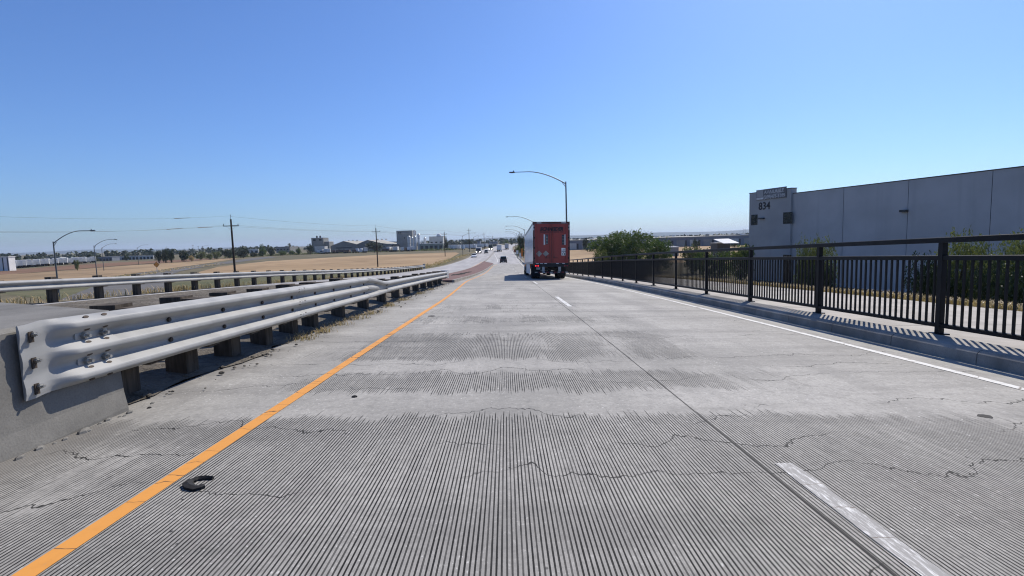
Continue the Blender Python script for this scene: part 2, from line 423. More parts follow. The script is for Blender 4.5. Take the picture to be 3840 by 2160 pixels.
struct('road', strip(far, lambda y: -5.9+sh(y) if y > 150 else -2.95-2.95*smooth((y-124)/26), lambda y: xe(y)-.36+sh(y), 0.0, 6), 'road2')
struct('gutter', strip(ys, lambda y: xe(y)-.352+sh(y), lambda y: xe(y)+.02+sh(y), -.008, 1), 'gutter')
struct('oncoming_road', strip(ys, lambda y: -14.3+sh(y)-(1.6*smooth((y-190)/80)), lambda y: -6.5+sh(y), -0.012 , 5), 'road2')
# median strip of dirt behind the guard rail
dm = MB(); dy = [4.2+.3*i for i in range(125)]
def med_w(y): return 3.15+7.2*smooth((42-y)/18)
for y in dy:
    for i in range(8):
        x = -3.38-med_w(y)*(i/7)**1.5; k = 0 if i in (0, 7) else 1
        dm.v.append((x + (rnd.uniform(-.10, .16) if i == 0 else 0), y, zs(x, y)+.012 + k*(rnd.uniform(-.02, .07)+(.05 if i == 1 else 0))))
for j in range(len(dy)-1):
    for i in range(7):
        q = j*8+i; dm.f.append((q, q+1, q+9, q+8))
struct('median_strip', dm, 'dirt', smooth=True)
# raised red island, widening then tapering
isl = []
def isl_r(y): return -3.12+.25*smooth((y-100)/24) if y < 124 else -2.87-3.0*smooth((y-124)/26)
def isl_l(y): return -5.2-1.25*smooth((y-31)/25) if y < 150 else -6.45
ysi = [q for q in stations(31.0, 150)]
struct('median_island', solid_strip(ysi, lambda y: isl_l(y)+.16, lambda y: min(isl_r(y)-.16, 0), .15), 'island')
struct('median_curb', solid_strip(ysi, isl_l, lambda y: isl_l(y)+.155, .162), 'curb')
struct('median_curb', solid_strip(ysi, lambda y: isl_r(y)-.155, isl_r, .162), 'curb')
struct('median_curb', solid_strip(stations(150, Y1), lambda y: -6.45+sh(y), lambda y: -5.87+sh(y), .16), 'curb')
# painted lines: sheets with slightly ragged edges
def line(name, a, b, x, w, mat, dz=.0045, jit=.004):
    st = [a+(b-a)*i/max(2, int((b-a)/(.14 if b < 26 else .8))) for i in range(max(2, int((b-a)/(.14 if b < 26 else .8)))+1)]
    mb = MB(); f = x if callable(x) else (lambda y: x)
    for y in st:
        for sgn in (-1, 1):
            xx = f(y)+sgn*w/2+rnd.uniform(-jit, jit); mb.v.append((xx, y, zs(xx, y)+dz))
    for j in range(len(st)-1): q = 2*j; mb.f.append((q, q+1, q+3, q+2))
    return struct(name, mb, mat)
def yel(y): return -2.0-.6*smooth((y-14)/24)-.2*smooth((y-60)/40)+.7*smooth((y-108)/14)
line('yellow_line', -3, 26, yel, .105, 'yellow'); line('yellow_line', 26, 122, yel, .11, 'yellow')
y = 3.06-3.9
for a, b, m in ((.2, 3.06, 'worn_white'), (13.6, 17.3, 'white'), (28.2, 31.9, 'white'), (42.8, 46.5, 'white'), (57.4, 61, 'white'), (72, 75.7, 'white'), (86.6, 90.3, 'white')):
    line('lane_dash', a, b, 1.68 if a < 50 else 1.68-(a-50)*.012, .115, m)
line('edge_line', -3, 26, lambda y: xe(y)-.60, .10, 'white', jit=.0025); line('edge_line', 26, 300, lambda y: xe(y)-.60, .11, 'white')
line('lane_line', 143, 250, lambda y: -2.4-2.7*smooth((y-143)/110), .2, 'white', .02)
line('edge_line', 20, 300, lambda y: -13.8-(1.5*smooth((y-190)/80)), .12, 'white', .012)
line('yellow_line', 34, 150, lambda y: -6.85, .12, 'yellow', .012)
# curb in cast lengths, with open joints
cb = thing('curb', 'x', 'x', (5.7, 7, zs(5.7, 7))); del cb['label']; del cb['category']; cb['kind'] = 'structure'
def curb_piece(a, b):
    rings = []
    for y in ([a, b] if b-a < 2 else [a+(b-a)*i/5 for i in range(6)]):
        e = xe(y)+sh(y); z = zs(e, y)
        rings.append([(e-.012, y, z-.25), (e+.014, y, z+.125), (e+.05, y, z+.158), (e+.10, y, z+.166), (e+.54, y, z+.160), (e+.54, y, z-.25)])
    return MB().loft(rings)
y = .5
while y < 60:
    ob('curb_stone', curb_piece(y+.006, y+1.344), 'curb', cb, world=True); y += 1.35
while y < 400:
    ob('curb_stone', curb_piece(y+.006, y+13), 'curb', cb, world=True); y += 13.02
sw = thing('sidewalk', 'x', 'x', (8, 7, zs(8, 7))); del sw['label']; del sw['category']; sw['kind'] = 'structure'
y = -1.0; k = 0
while y < 130:
    L = 3.04; rings = []
    for q in (y+.008, y+L-.008):
        e = xe(q); za, zb = zs(e+.55, q)+.155+rnd.uniform(0, .004), zs(e+4.75, q)+.165+rnd.uniform(-.003, .004)
        rings.append([(e+.548, q, za-.3), (e+.548, q, za-.006), (e+.556, q, za), (e+4.70, q, zb), (e+4.75, q, zb-.006), (e+4.75, q, zb-.3)])
    ob('sidewalk_slab', MB().loft(rings), 'walk', sw, world=True); y += L
# fields and the side road beyond the left embankment
def sheet(name, px, z, mat):
    pts = [onz(a, b, z) for a, b in px]
    return struct(name, poly_sheet(pts, z), mat)
sheet('green_verge', [(0, 1100), (0, 1052), (150, 1050), (300, 1043), (440, 1034), (560, 1030), (740, 1026), (900, 1022), (1150, 1014), (1400, 1006), (1640, 984), (1700, 958), (1740, 952), (1650, 1003), (1600, 1012), (1500, 1030), (900, 1110), (300, 1140)], .02, 'green')
sheet('dry_field', [(745, 1020), (820, 1000), (1000, 980), (1200, 968), (1400, 957), (1600, 950), (1710, 946), (1722, 950), (1690, 968), (1640, 990), (1560, 1002), (1400, 1012), (1200, 1020), (1000, 1025), (800, 1029), (745, 1029)], .06, 'tan')
sheet('weedy_field', [(-60, 1062), (-60, 1031), (120, 1024), (300, 1010), (420, 1000), (560, 990), (700, 982), (860, 968), (905, 967), (760, 990), (640, 1006), (560, 1018), (480, 1028), (420, 1038), (250, 1046)], .07, 'tan2')
sheet('brown_field', [(-60, 1034), (-60, 1016), (60, 1011), (250, 996), (420, 985), (600, 977), (800, 969), (860, 966), (700, 981), (560, 988), (420, 998), (300, 1008), (120, 1022)], .09, 'brown')
sheet('side_road', [(180, 1140), (420, 1048), (520, 1024), (600, 1012), (700, 1000), (820, 985), (960, 966), (1010, 962), (1040, 964), (900, 982), (770, 1000), (680, 1016), (640, 1030), (620, 1060), (600, 1140)], .10, 'asphalt')
# ground to the right
sheet('dry_field', [(2080, 985), (2080, 933), (2300, 929), (2560, 925), (2800, 920), (2850, 985)], .05, 'tan')
sheet('paved_lot', [(2080, 931), (2080, 915), (2850, 905), (2850, 919), (2560, 923), (2300, 927)], .06, 'asphalt')
# low far ridge
def ridge(name, Y, prof, mat, thick=600):
    mb = MB(); n = len(prof); rs = []
    for px, py in prof:
        p = aty(px, py, Y); rs.append([(p.x, Y, -5), (p.x, Y+thick*.3, max(.5, p.z)), (p.x*1.05, Y+thick, -5)])
    mb.loft(rs, closed=False, cap=False); return struct(name, mb, mat, smooth=True)
MT['hill'] = simple('distant_hills', (.045, .062, .068), .95, 0, .2, .002, 0, .1)
MT['hill2'] = simple('distant_woods', (.05, .062, .045), .95, 0, .3, .004, 0, .1)
rp = []
for i in range(60):
    px = -500+i*85; h0 = 957-.0297*px
    rp.append((px, h0-6-5*math.sin(i*.31)-3*math.sin(i*.9+1)-(10 if 2000 < px < 3000 else 0)))
ridge('hills', 5200, rp, 'hill', 2500)
# ================================================================== NEAR: BARRIER, GUARD RAILS, RAILING
zb0 = zs(-3.3, 4.3)
cbar = thing('concrete_barrier', 'grey cast concrete barrier block carrying the flat end of the steel guardrail', 'barrier', (-3.3, 3.5, zs(-3.3, 3.5)))
TOP = zb0+.865
b = MB(); fx = -3.30
ends = [(fx-.02, 4.33), (-4.6, 5.02), (-6.3, 5.95)]
ring = lambda dx, z: [(fx+dx, -6, z), (fx+dx, 4.33, z), (-4.6, 5.02, z), (-6.3+0, 5.95, z), (-6.3, -6, z)]
rings = [ring(.05, zb0-.4), ring(.045, zb0+.03), ring(.02, zb0+.18), ring(0, zb0+.55), ring(-.01, TOP-.03), ring(-.04, TOP)]
b.loft(rings); bo = ob('barrier_block', b, 'concrete', cbar, world=True)
chip = MB()
for i in range(26):                       # broken concrete along the foot of the block
    q = rnd.uniform(2.2, 4.6); r = rnd.uniform(.012, .035); x = fx+.07+rnd.uniform(0, .06)
    rr = [[(x+r*rnd.uniform(.6, 1.2)*math.cos(t)*s_, q+r*1.6*math.sin(t)*s_, zs(x, q)+h) for t in [k*1.26 for k in range(5)]] for s_, h in ((1, -.01), (.8, r*.5), (.3, r*.8))]
    chip.loft(rr)
tag(ob('spall_fragments', chip, 'concrete', cbar, world=True), kind='stuff')
def prof(amp, humps, top, per=.194):
    """cross-section of a corrugated beam: (depth towards traffic, height)"""
    pts = []; ns = .016; vl = .014; hw = per/2
    z = top; H = humps*per-.075
    pts.append((.012*amp/.083, top))
    for k in range(humps):
        c = top-.062-k*per
        if k == 0: pts.append((.030*amp/.083, c+.050))
        else: pts += [(0.0, c+hw+vl-.006), (0.0, c+hw-vl+.006), (.006*amp/.083, c+hw-vl-.006)]
        pts += [(amp*.90, c+ns+.010), (amp*.97, c+ns+.002), (amp, c+ns-.008), (amp, c-ns+.008), (amp*.97, c-ns-.002), (amp*.90, c-ns-.010)]
        if k < humps-1: pts.append((.006*amp/.083, c-hw+vl+.006))
    pts += [(.030*amp/.083, c-.050), (.012*amp/.083, c-.062)]
    return pts
XR = -3.27
zg = lambda y: zs(XR, y)
rail = thing('guardrail', 'long grey steel guardrail with three ridges bolted to the concrete block', 'guardrail', (XR, 4.3, zg(4.3)))
def beam(ys, humps, top, x0, amp=lambda y: .094, th=.004, gz=zg, shift=lambda y: 0):
    rings = []
    for y in ys:
        p = prof(amp(y), humps, top(y) if callable(top) else top)
        f = [(x0+shift(y)+d, y, gz(y)+z) for d, z in p]; bk = [(x0+shift(y)+d-th*2, y, gz(y)+z) for d, z in p][::-1]
        rings.append(f+bk)
    return MB().loft(rings)
# end shoe: flat plate swelling into the three ridges
def amp_sh(y): return .010+.084*smooth((y-3.60)/.20)
es = ob('end_shoe', beam([3.43+.02*i for i in range(40)], 3, lambda y: .868-.018*smooth((3.62-y)/.15), XR+.012, amp_sh), 'galv', rail, world=True, smooth=True)
pl = MB().box(XR-.012, XR+.008, 3.445, 3.62, zg(3.5)+.345, zg(3.5)+.845)
ob('flat_plate', pl, 'galv', es, world=True)
for i, z in enumerate((.78, .60, .42)):
    c = Vector((XR+.026, 3.515, zg(3.5)+z))
    sl_ = MB().cbox(c+Vector((.003, -.012, -.015)), (.006, .036, .075)); ob('bolt_slot', sl_, 'rust', es, world=True)
    q = MB().tube([c, c+Vector((.026, 0, 0))], .019, 6); q.tube([c, c+Vector((.045, 0, 0))], .010, 8); ob('bolt', q, 'bolt', es, world=True)
for vz in (.709, .515):                   # valley splice plates with nuts
    ob('splice_plate', MB().box(XR+.012, XR+.026, 3.86, 4.17, zg(4)+vz-.035, zg(4)+vz+.035), 'galvd', es, world=True)
    for by in (3.93, 4.11):
        c = Vector((XR+.026, by, zg(by)+vz)); q = MB().tube([c, c+Vector((.028, 0, 0))], .026, 6); q.tube([c, c+Vector((.06, 0, 0))], .013, 8)
        ob('bolt', q, 'bolt', es, world=True)
for by in (3.93, 4.11):                   # elongated holes in the ridge faces
    for k in range(3):
        c_ = .806-k*.194
        for sg, off_ in ((1, .046), (-1, -.046)):
            a_ = R(53)*sg; q = MB(); nx, nz = math.sin(R(53)), sg*math.cos(R(53))
            c0 = Vector((XR+.012+.049, by, zg(by)+c_+off_)); t1 = Vector((0, 1, 0)); t2 = Vector((-nz*1.0, 0, nx)) if sg > 0 else Vector((nz*-1.0, 0, nx)); nn = Vector((abs(nx)*.8, 0, nz)).normalized(); t2 = nn.cross(t1)
            vs = [c0+t1*(.026*math.cos(h))+t2*(.012*math.sin(h))+nn*d_ for d_ in (-.004, .006) for h in [x_*math.pi/5 for x_ in range(10)]]
            q.add(vs, [tuple(range(10))[::-1], tuple(range(10, 20))]+[(i, (i+1) % 10, 10+(i+1) % 10, 10+i) for i in range(10)])
            ob('bolt_slot', q, 'rust', es, world=True)
def slots(parent, ys, zz, depth):
    for by in ys:
        for z in zz:
            ob('bolt_slot', MB().cbox((XR+depth, by, zg(by)+z), (.012, .045, .014)), 'rust', parent, world=True)
b1 = ob('three_ridge_beam', beam([4.16, 5, 6, 7, 8.02], 3, .868, XR+.006), 'galv', rail, world=True)
b2 = ob('three_ridge_beam', beam([8.0, 9, 10, 11, 11.98], 3, .868, XR+.009), 'galv', rail, world=True)
# transition piece: three ridges run into two
def trans():
    P3 = prof(.094, 3, .868); P2 = prof(.094, 2, .70); n = len(P3); rings = []
    # resample both to 40 points
    def rs(P, n=44):
        L = [0]
        for i in range(1, len(P)): L.append(L[-1]+math.hypot(P[i][0]-P[i-1][0], P[i][1]-P[i-1][1]))
        out = []
        for k in range(n):
            s_ = L[-1]*k/(n-1); i = 0
            while i < len(L)-2 and L[i+1] < s_: i += 1
            t = (s_-L[i])/max(1e-9, L[i+1]-L[i]); out.append((P[i][0]+(P[i+1][0]-P[i][0])*t, P[i][1]+(P[i+1][1]-P[i][1])*t))
        return out
    rings = []
    for i in range(11):
        t = i/10; y = 11.94+2.1*t; s_ = smooth(t)
        # outer ridges converge, the middle ridge flattens out
        c = [.806-.168*s_, .612-.071*s_, .418+.026*s_]; am = [.094, .094*(1-smooth(t*1.15)), .094]
        top = c[0]+.062; bot = c[2]-.062
        pts = [(.012, top), (.030, c[0]+.050)]
        for k in range(3):
            u = 1 if k == 0 else 1
            pts += [(am[k]*.93, c[k]+.030), (am[k], c[k]+.016), (am[k], c[k]-.016), (am[k]*.93, c[k]-.030)]
            if k < 2:
                mid = (c[k]+c[k+1])/2; g = min(.02, max(.004, (c[k]-c[k+1]-.13)/2)); pts += [(.004, mid+g), (.004, mid-g)]
        pts += [(.030, c[2]-.050), (.012, bot)]
        f = [(XR+.011+d, y, zg(y)+z) for d, z in pts]; rings.append(f+[(p[0]-.008, p[1], p[2]) for p in f[::-1]])
    return MB().loft(rings)
b3 = ob('transition_beam', trans(), 'galv', rail, world=True)
W_TOP = .70
ends_ = [14.0, 17.85, 21.7, 25.5, 28.2]; b4 = []
for i in range(4):
    a, c = ends_[i], ends_[i+1]
    b4.append(ob('two_ridge_beam', beam([a-.05, (a+c)/2, c+.05], 2, W_TOP, XR+.008+.003*(i % 2)), 'galv', rail, world=True))
for by in (4.9, 5.85, 6.8, 7.75, 8.7, 9.65, 10.7, 11.7):
    for vz in (.709, .515):
        c = Vector((XR+.008, by+.05, zg(by)+vz)); q = MB().tube([c, c+Vector((.022, 0, 0))], .022, 8)
        ob('bolt', q, 'rust', b1 if by < 8 else b2, world=True)
for q in (8.0, 11.95):
    for dy_ in (-.10, .10):
        for hz in (.806, .612, .418):
            for dz_ in (-.02, .02): ob('bolt_slot', MB().cbox((XR+.094, q+dy_, zg(q)+hz+dz_), (.012, .035, .012)), 'rust', b2, world=True)
et = MB().box(XR-.30, XR+.12, 28.2, 28.26, zg(28)+.33, zg(28)+.76); et.box(XR-.02, XR+.10, 27.9, 28.2, zg(28)+.36, zg(28)+.73)
ob('end_plate', et, 'off', rail, world=True)
pY = [4.78, 5.72, 6.66, 7.6, 8.55, 9.5, 11.1, 13.05, 15.0, 16.9, 18.8, 20.7, 22.6, 24.5, 26.4, 27.9]
post_m = MB().box(-.10, .10, -.10, .10, -.5, 0).mesh('post'); 
blk_m = MB().box(-.19, .0, -.10, .10, -.40, -.012).mesh('blockout')
for m_ in (post_m, blk_m): m_.materials.append(MT['wood'])
for i, y in enumerate(pY):
    top = .875 if y < 12.5 else W_TOP+.03
    h = top+.45
    po = ob('post', MB().box(XR-.50, XR-.27, y-.11, y+.11, zg(y)-.45, zg(y)+top+rnd.uniform(-.01, .02)), 'wood', rail, world=True)
    z0 = .33 if y < 12.5 else .33
    ob('blockout', MB().box(XR-.265, XR-.004, y-.105+rnd.uniform(-.01, .01), y+.105, zg(y)+z0, zg(y)+top-.012+rnd.uniform(-.015, .01)), 'wood', po, world=True)
# ---- far rail along the outer edge of the oncoming lanes
XF = -14.55
zf_ = lambda y: zs(XF, y)-.01
fr = thing('guardrail', 'two-ridge steel guardrail with dark posts along the outer edge of the oncoming road', 'guardrail', (XF, 17, zf_(17)))
a = 3.0; k = 0
while a < 90:
    e = min(a+7.62, 91.2)
    ob('two_ridge_beam', beam([a-.08, (a+e)/2, e+.08], 2, .74, XF+.17+.004*(k % 2), gz=zf_), 'galv', fr, world=True); a = e; k += 1
y = 3.4
pm = MB().box(-.10, .10, -.10, .10, -.75, .81); pm = pm.mesh('post'); pm.materials.append(MT['wood'])
bm_ = MB().box(0, .165, -.10, .10, -.18, .17).mesh('blockout'); bm_.materials.append(MT['wood'])
while y < 91:
    po = link('post', pm, None, fr, (XF-.10-fr.location.x, y-fr.location.y, zf_(y)-fr.location.z))
    link('blockout', bm_, None, po, (.102, 0, .58)); y += 1.905
ob('end_plate', MB().box(XF-.12, XF+.3, 91.25, 91.4, zf_(91)+.1, zf_(91)+.95), 'galvd', fr, world=True)
# ---- pedestrian railing on the right
XRL = .66
PS = 2.85
rl = thing('railing', 'black steel railing with close upright bars along the right sidewalk', 'railing', (xe(7.2)+XRL, 7.2, zs(6.2, 7.2)+.16))
zt = lambda y: zs(xe(y)+XRL, y)+.16
def xr_(y): return xe(y)+XRL
posts = [7.2+PS*i for i in range(-2, 45)]
def rbar(z, w, h, name):
    ys_ = [posts[0]+PS/2*i for i in range(2*len(posts)-1)]; rings = []
    for y in ys_:
        x = xr_(y); zz = zt(y)+z
        rings.append([(x-w/2, y, zz), (x+w/2, y, zz), (x+w/2, y, zz+h), (x+w/2-.01, y, zz+h+.008), (x-w/2+.01, y, zz+h+.008), (x-w/2, y, zz+h)])
    return ob(name, MB().loft(rings), 'black_steel', rl, world=True)
rbar(1.30, .10, .07, 'top_rail'); rbar(1.055, .065, .06, 'middle_rail'); rbar(.10, .065, .05, 'bottom_rail')
pm2 = MB().box(-.038, .038, -.038, .038, -.02, 1.30); pm2.box(-.085, .085, -.085, .085, -.005, .016); pm2 = pm2.mesh('post'); pm2.materials.append(MT['black_steel'])
bar_m = MB().box(-.0125, .0125, -.0125, .0125, .15, 1.056).mesh('upright_bar'); bar_m.materials.append(MT['black_steel'])
L0 = rl.location; rest = MB(); cnt = 0
for i, y in enumerate(posts):
    link('post', pm2, None, rl, (xr_(y)-L0.x, y-L0.y, zt(y)-L0.z))
    if i == len(posts)-1: break
    for k in range(1, 24):
        q = y+PS*k/24; x = xr_(q); z = zt(q)
        if cnt < 295: link('upright_bar', bar_m, None, rl, (x-L0.x, q-L0.y, z-L0.z)); cnt += 1
        else: rest.box(x-.0125, x+.0125, q-.0125, q+.0125, z+.15, z+1.056)
tag(ob('upright_bars', rest, 'black_steel', rl, world=True), kind='stuff')
# ================================================================== SMALL THINGS ON THE ROAD
def gp(px, py): # point of the road surface under a pixel
    v = ray(px, py); lo, hi = .5, 900
    for _ in range(60):
        m_ = (lo+hi)/2; p = CAM+v*m_
        if p.z > zs(p.x, p.y): lo = m_
        else: hi = m_
    return CAM+v*lo
def ribbon(px, w, h, name, label, cat, mat, group=None, wj=.0):
    pts = [gp(*q) for q in px]; t = thing(name, label, cat, tuple(pts[0]), group=group); rings = []
    for i, p in enumerate(pts):
        d = (pts[min(i+1, len(pts)-1)]-pts[max(0, i-1)]); d.z = 0; d.normalize(); n = Vector((-d.y, d.x, 0))
        ww = (w[i] if isinstance(w, (list, tuple)) else w)/2; z = zs(p.x, p.y); l = h*(.3+.7*math.sin(i*2.1)**2)
        a, c = p+n*ww, p-n*ww
        rings.append([(a.x, a.y, z+.002), (c.x, c.y, z+.002), (c.x, c.y, z+h*.7+l*.3), (p.x, p.y, z+h+l*.4), (a.x, a.y, z+h*.6)])
    ob('strip', MB().loft(rings), mat, t, world=True); return t
ribbon([(800, 1798), (775, 1797), (745, 1800), (718, 1808), (703, 1820), (712, 1830), (735, 1836), (752, 1832), (768, 1828)],
       [.018, .024, .03, .04, .05, .055, .05, .045, .03], .018, 'rubber_strip', 'curled black strip of tyre rubber lying beside the yellow line', 'rubber', 'rubber')
def pebble(p, r, mat, name='stone', flat=.6):
    rr = []
    ph = rnd.random()*6
    for s_, h in ((.7, -.25), (1, .05), (.85, .6), (.4, .95)):
        rr.append([(p.x+r*s_*rnd.uniform(.75, 1.15)*math.cos(ph+k*.9), p.y+r*s_*rnd.uniform(.75, 1.15)*math.sin(ph+k*.9), p.z+r*flat*h) for k in range(7)])
    return MB().loft(rr)
for px, py, r, lab in ((1618, 1186, .10, 'flat dark lump of rubber on the road right of the yellow line'), (1330, 1489, .028, 'small dark stone on the bare concrete right of the yellow line'),
                  (3695, 1562, .055, 'dark oval metal cover flush in the concrete lane'), (560, 1530, .02, 'small dark stone at the foot of the concrete block')):
    p = gp(px, py); t = thing('debris', lab, 'debris', tuple(p)); ob('lump', pebble(p, r, None, flat=.12 if r > .05 else .6), 'rubber', t, world=True)
MT['plank'] = simple('broken_plank', (.05, .035, .03), .9, 0, .4, 3)
for (a, c, lab) in (((1722, 1034), (1768, 1025), 'long dark rubber strip lying across the red median island'), ((1692, 1040), (1745, 1033), 'shorter dark rubber strip on the red island by its curb')):
    p, q = gp(*a), gp(*c); t = thing('rubber_strip', lab, 'rubber', (p.x, p.y, zs(p.x, p.y)+.16))
    mb = MB(); rr = []
    for i in range(9):
        f = i/8; o = p.lerp(q, f); z = zs(o.x, o.y)+.162
        rr.append([(o.x, o.y-.16, z), (o.x, o.y+.16, z), (o.x, o.y+.12, z+.05+.06*math.sin(i*1.3)**2), (o.x, o.y-.12, z+.04)])
    mb.loft(rr); ob('strip', mb, 'rubber', t, world=True)
def tread(px, py, n, s, lab):
    p = gp(px, py); t = thing('tyre_shred', lab, 'tyre', (p.x, p.y, p.z)); mb = MB(); rr = []
    r2 = random.Random(px)
    for i in range(n):
        a = i/(n-1)*4.2; x = p.x+s*math.cos(a)*(.6+.4*i/n); yv = p.y+s*1.8*math.sin(a); z = zs(x, yv)+.03+.22*s*abs(math.sin(a*1.1))
        w = s*.32
        rr.append([(x, yv, z), (x+w*.2, yv+w, z+.08*s+r2.uniform(0, .05)), (x+w*.3, yv+w, z+.14*s), (x+.03, yv, z+.05)])
    mb.loft(rr); ob('tread_strip', mb, 'rubber', t, world=True)
tread(1640, 1062, 16, .42, 'shredded black tyre tread heaped by the end of the guardrail')
tread(1612, 1076, 12, .28, 'small curl of torn tyre tread beside the guardrail posts')
for px, py, r in ((1700, 1050, .10),):
    p = gp(px, py); t = thing('stone', 'pale broken stone by the curb of the red island', 'stone', tuple(p)); ob('lump', pebble(p, r, None), 'off', t, world=True)
# rubble and dead weeds along the foot of the rail
rub = MB()
for i in range(420):
    y = rnd.uniform(4.4, 29); x = -3.2+rnd.gauss(-.15, .22); r = abs(rnd.gauss(0, .013))+.005
    p = Vector((x, y, zs(x, y)+.02)); q = pebble(p, r, None, flat=.7); rub.add(q.v, q.f)
tag(ob('rubble', rub, 'dirt'), 'loose stones and grit along the foot of the guardrail', 'rubble', kind='stuff')
def tufts(name, spots, h, n, mat, label, spread=.12, lean=.5):
    mb = MB(); r2 = random.Random(len(spots)*7+n)
    for (x, y, z) in spots:
        for k in range(n):
            a = r2.random()*6.28; l = h*r2.uniform(.4, 1.2); bx, by = x+r2.gauss(0, spread), y+r2.gauss(0, spread)
            w = l*.03+.002; d = Vector((math.cos(a), math.sin(a), 0)); s_ = Vector((-d.y, d.x, 0))*w
            b0 = Vector((bx, by, z-.02)); m_ = b0+d*l*lean*.35+Vector((0, 0, l*.6)); tp = b0+d*l*lean+Vector((0, 0, l*r2.uniform(.7, 1)))
            o = len(mb.v); mb.v += [tuple(b0-s_), tuple(b0+s_), tuple(m_+s_*.7), tuple(m_-s_*.7), tuple(tp)]
            mb.f += [(o, o+1, o+2, o+3), (o+3, o+2, o+4)]
    o = ob(name, mb, mat); tag(o, label, 'grass', kind='stuff'); return o
sp = []
for c in (8.35, 8.9, 9.9, 11.2, 12.2, 14.2, 16, 19.5, 22):
    for k in range(7): x = -3.30+rnd.gauss(0, .13); y = c+rnd.gauss(0, .22); sp.append((x, y, zs(x, y)+.01))
tufts('dead_weeds', sp, .11, 22, 'straw', 'dead straw-coloured weeds at the foot of the guardrail posts', .08, .9)
sp = []
for i in range(900):
    y = 3+abs(rnd.gauss(0, 26)); x = xe(y)+4.95+abs(rnd.gauss(0, .30)); sp.append((x, y, zs(xe(y)+4.9, y)+.13-.4*max(0, x-xe(y)-5.3)))
tufts('dry_grass', sp, .20, 20, 'straw', 'band of dry straw-coloured grass along the back edge of the sidewalk', .12, .7)
sp = []
for i in range(520):
    y = rnd.uniform(4, 92); x = -15.0-abs(rnd.gauss(0, .35)); sp.append((x, y, zs(-15.2, y)-.02+.4*(x+15.2 if x < -15.2 else 0)))
tufts('dry_grass', sp, .30, 12, 'straw', 'dry weeds behind the guardrail of the oncoming road', .2, .6)
# ================================================================== VEHICLES
def wheel(parent, x, y, r, w, face=1, dual=False):
    t = MB(); pr = [(.62, -.5), (.94, -.5), (1, -.38), (1, .38), (.94, .5), (.62, .5)]; n = 22
    rings = []
    for k in range(n+1):
        a = 2*math.pi*k/n; rings.append([(b_*w, r*a_*math.cos(a), r*a_*math.sin(a)) for a_, b_ in pr])
    t.loft(rings, closed=True, cap=False); t.v = [(vx+x, vy+y, vz+r) for vx, vy, vz in t.v]
    wo = ob('wheel', t, 'rubber', parent, smooth=True)
    rm = MB().disc((x+face*w*.22, y, r), r*.6, 'x', w*.3, 18, r*.55); rm.disc((x+face*w*.38, y, r), r*.2, 'x', w*.2, 10)
    ob('rim', rm, 'rim', wo, smooth=True); return wo
MT['orange'] = None
def door_paint():
    t = NT('orange_door_paint'); P = t.obj(); a = t.noise(t.scale(P, (1, 1, .5)), 1.6, 6, .65); b = t.noise(P, 7, 5)
    col = t.mix(t.mr(a, .35, .7), (.30, .036, .024), (.37, .05, .03)); col = t.mix(t.math('MULTIPLY', t.mr(b, .55, .72), .6), col, (.25, .05, .03))
    return t.done(col, .38, spec=.5)
MT['orange'] = door_paint()
MT['trailer'] = simple('trailer_white', (.66, .67, .69), .16, .15, .07, .8, .02, .6, (1, .3, 1))
MT['tape_w'] = simple('reflective_white', (.75, .75, .73), .4); MT['tape_r'] = simple('reflective_red', (.35, .015, .02), .4)
MT['cab'] = simple('cab_orange', (.75, .26, .03), .3, 0, .08)
MT['decal'] = simple('dark_decal', (.02, .024, .04), .5, 0, .1); MT['placard'] = simple('placard_aluminium', (.34, .31, .26), .6, .2, .2, 4)
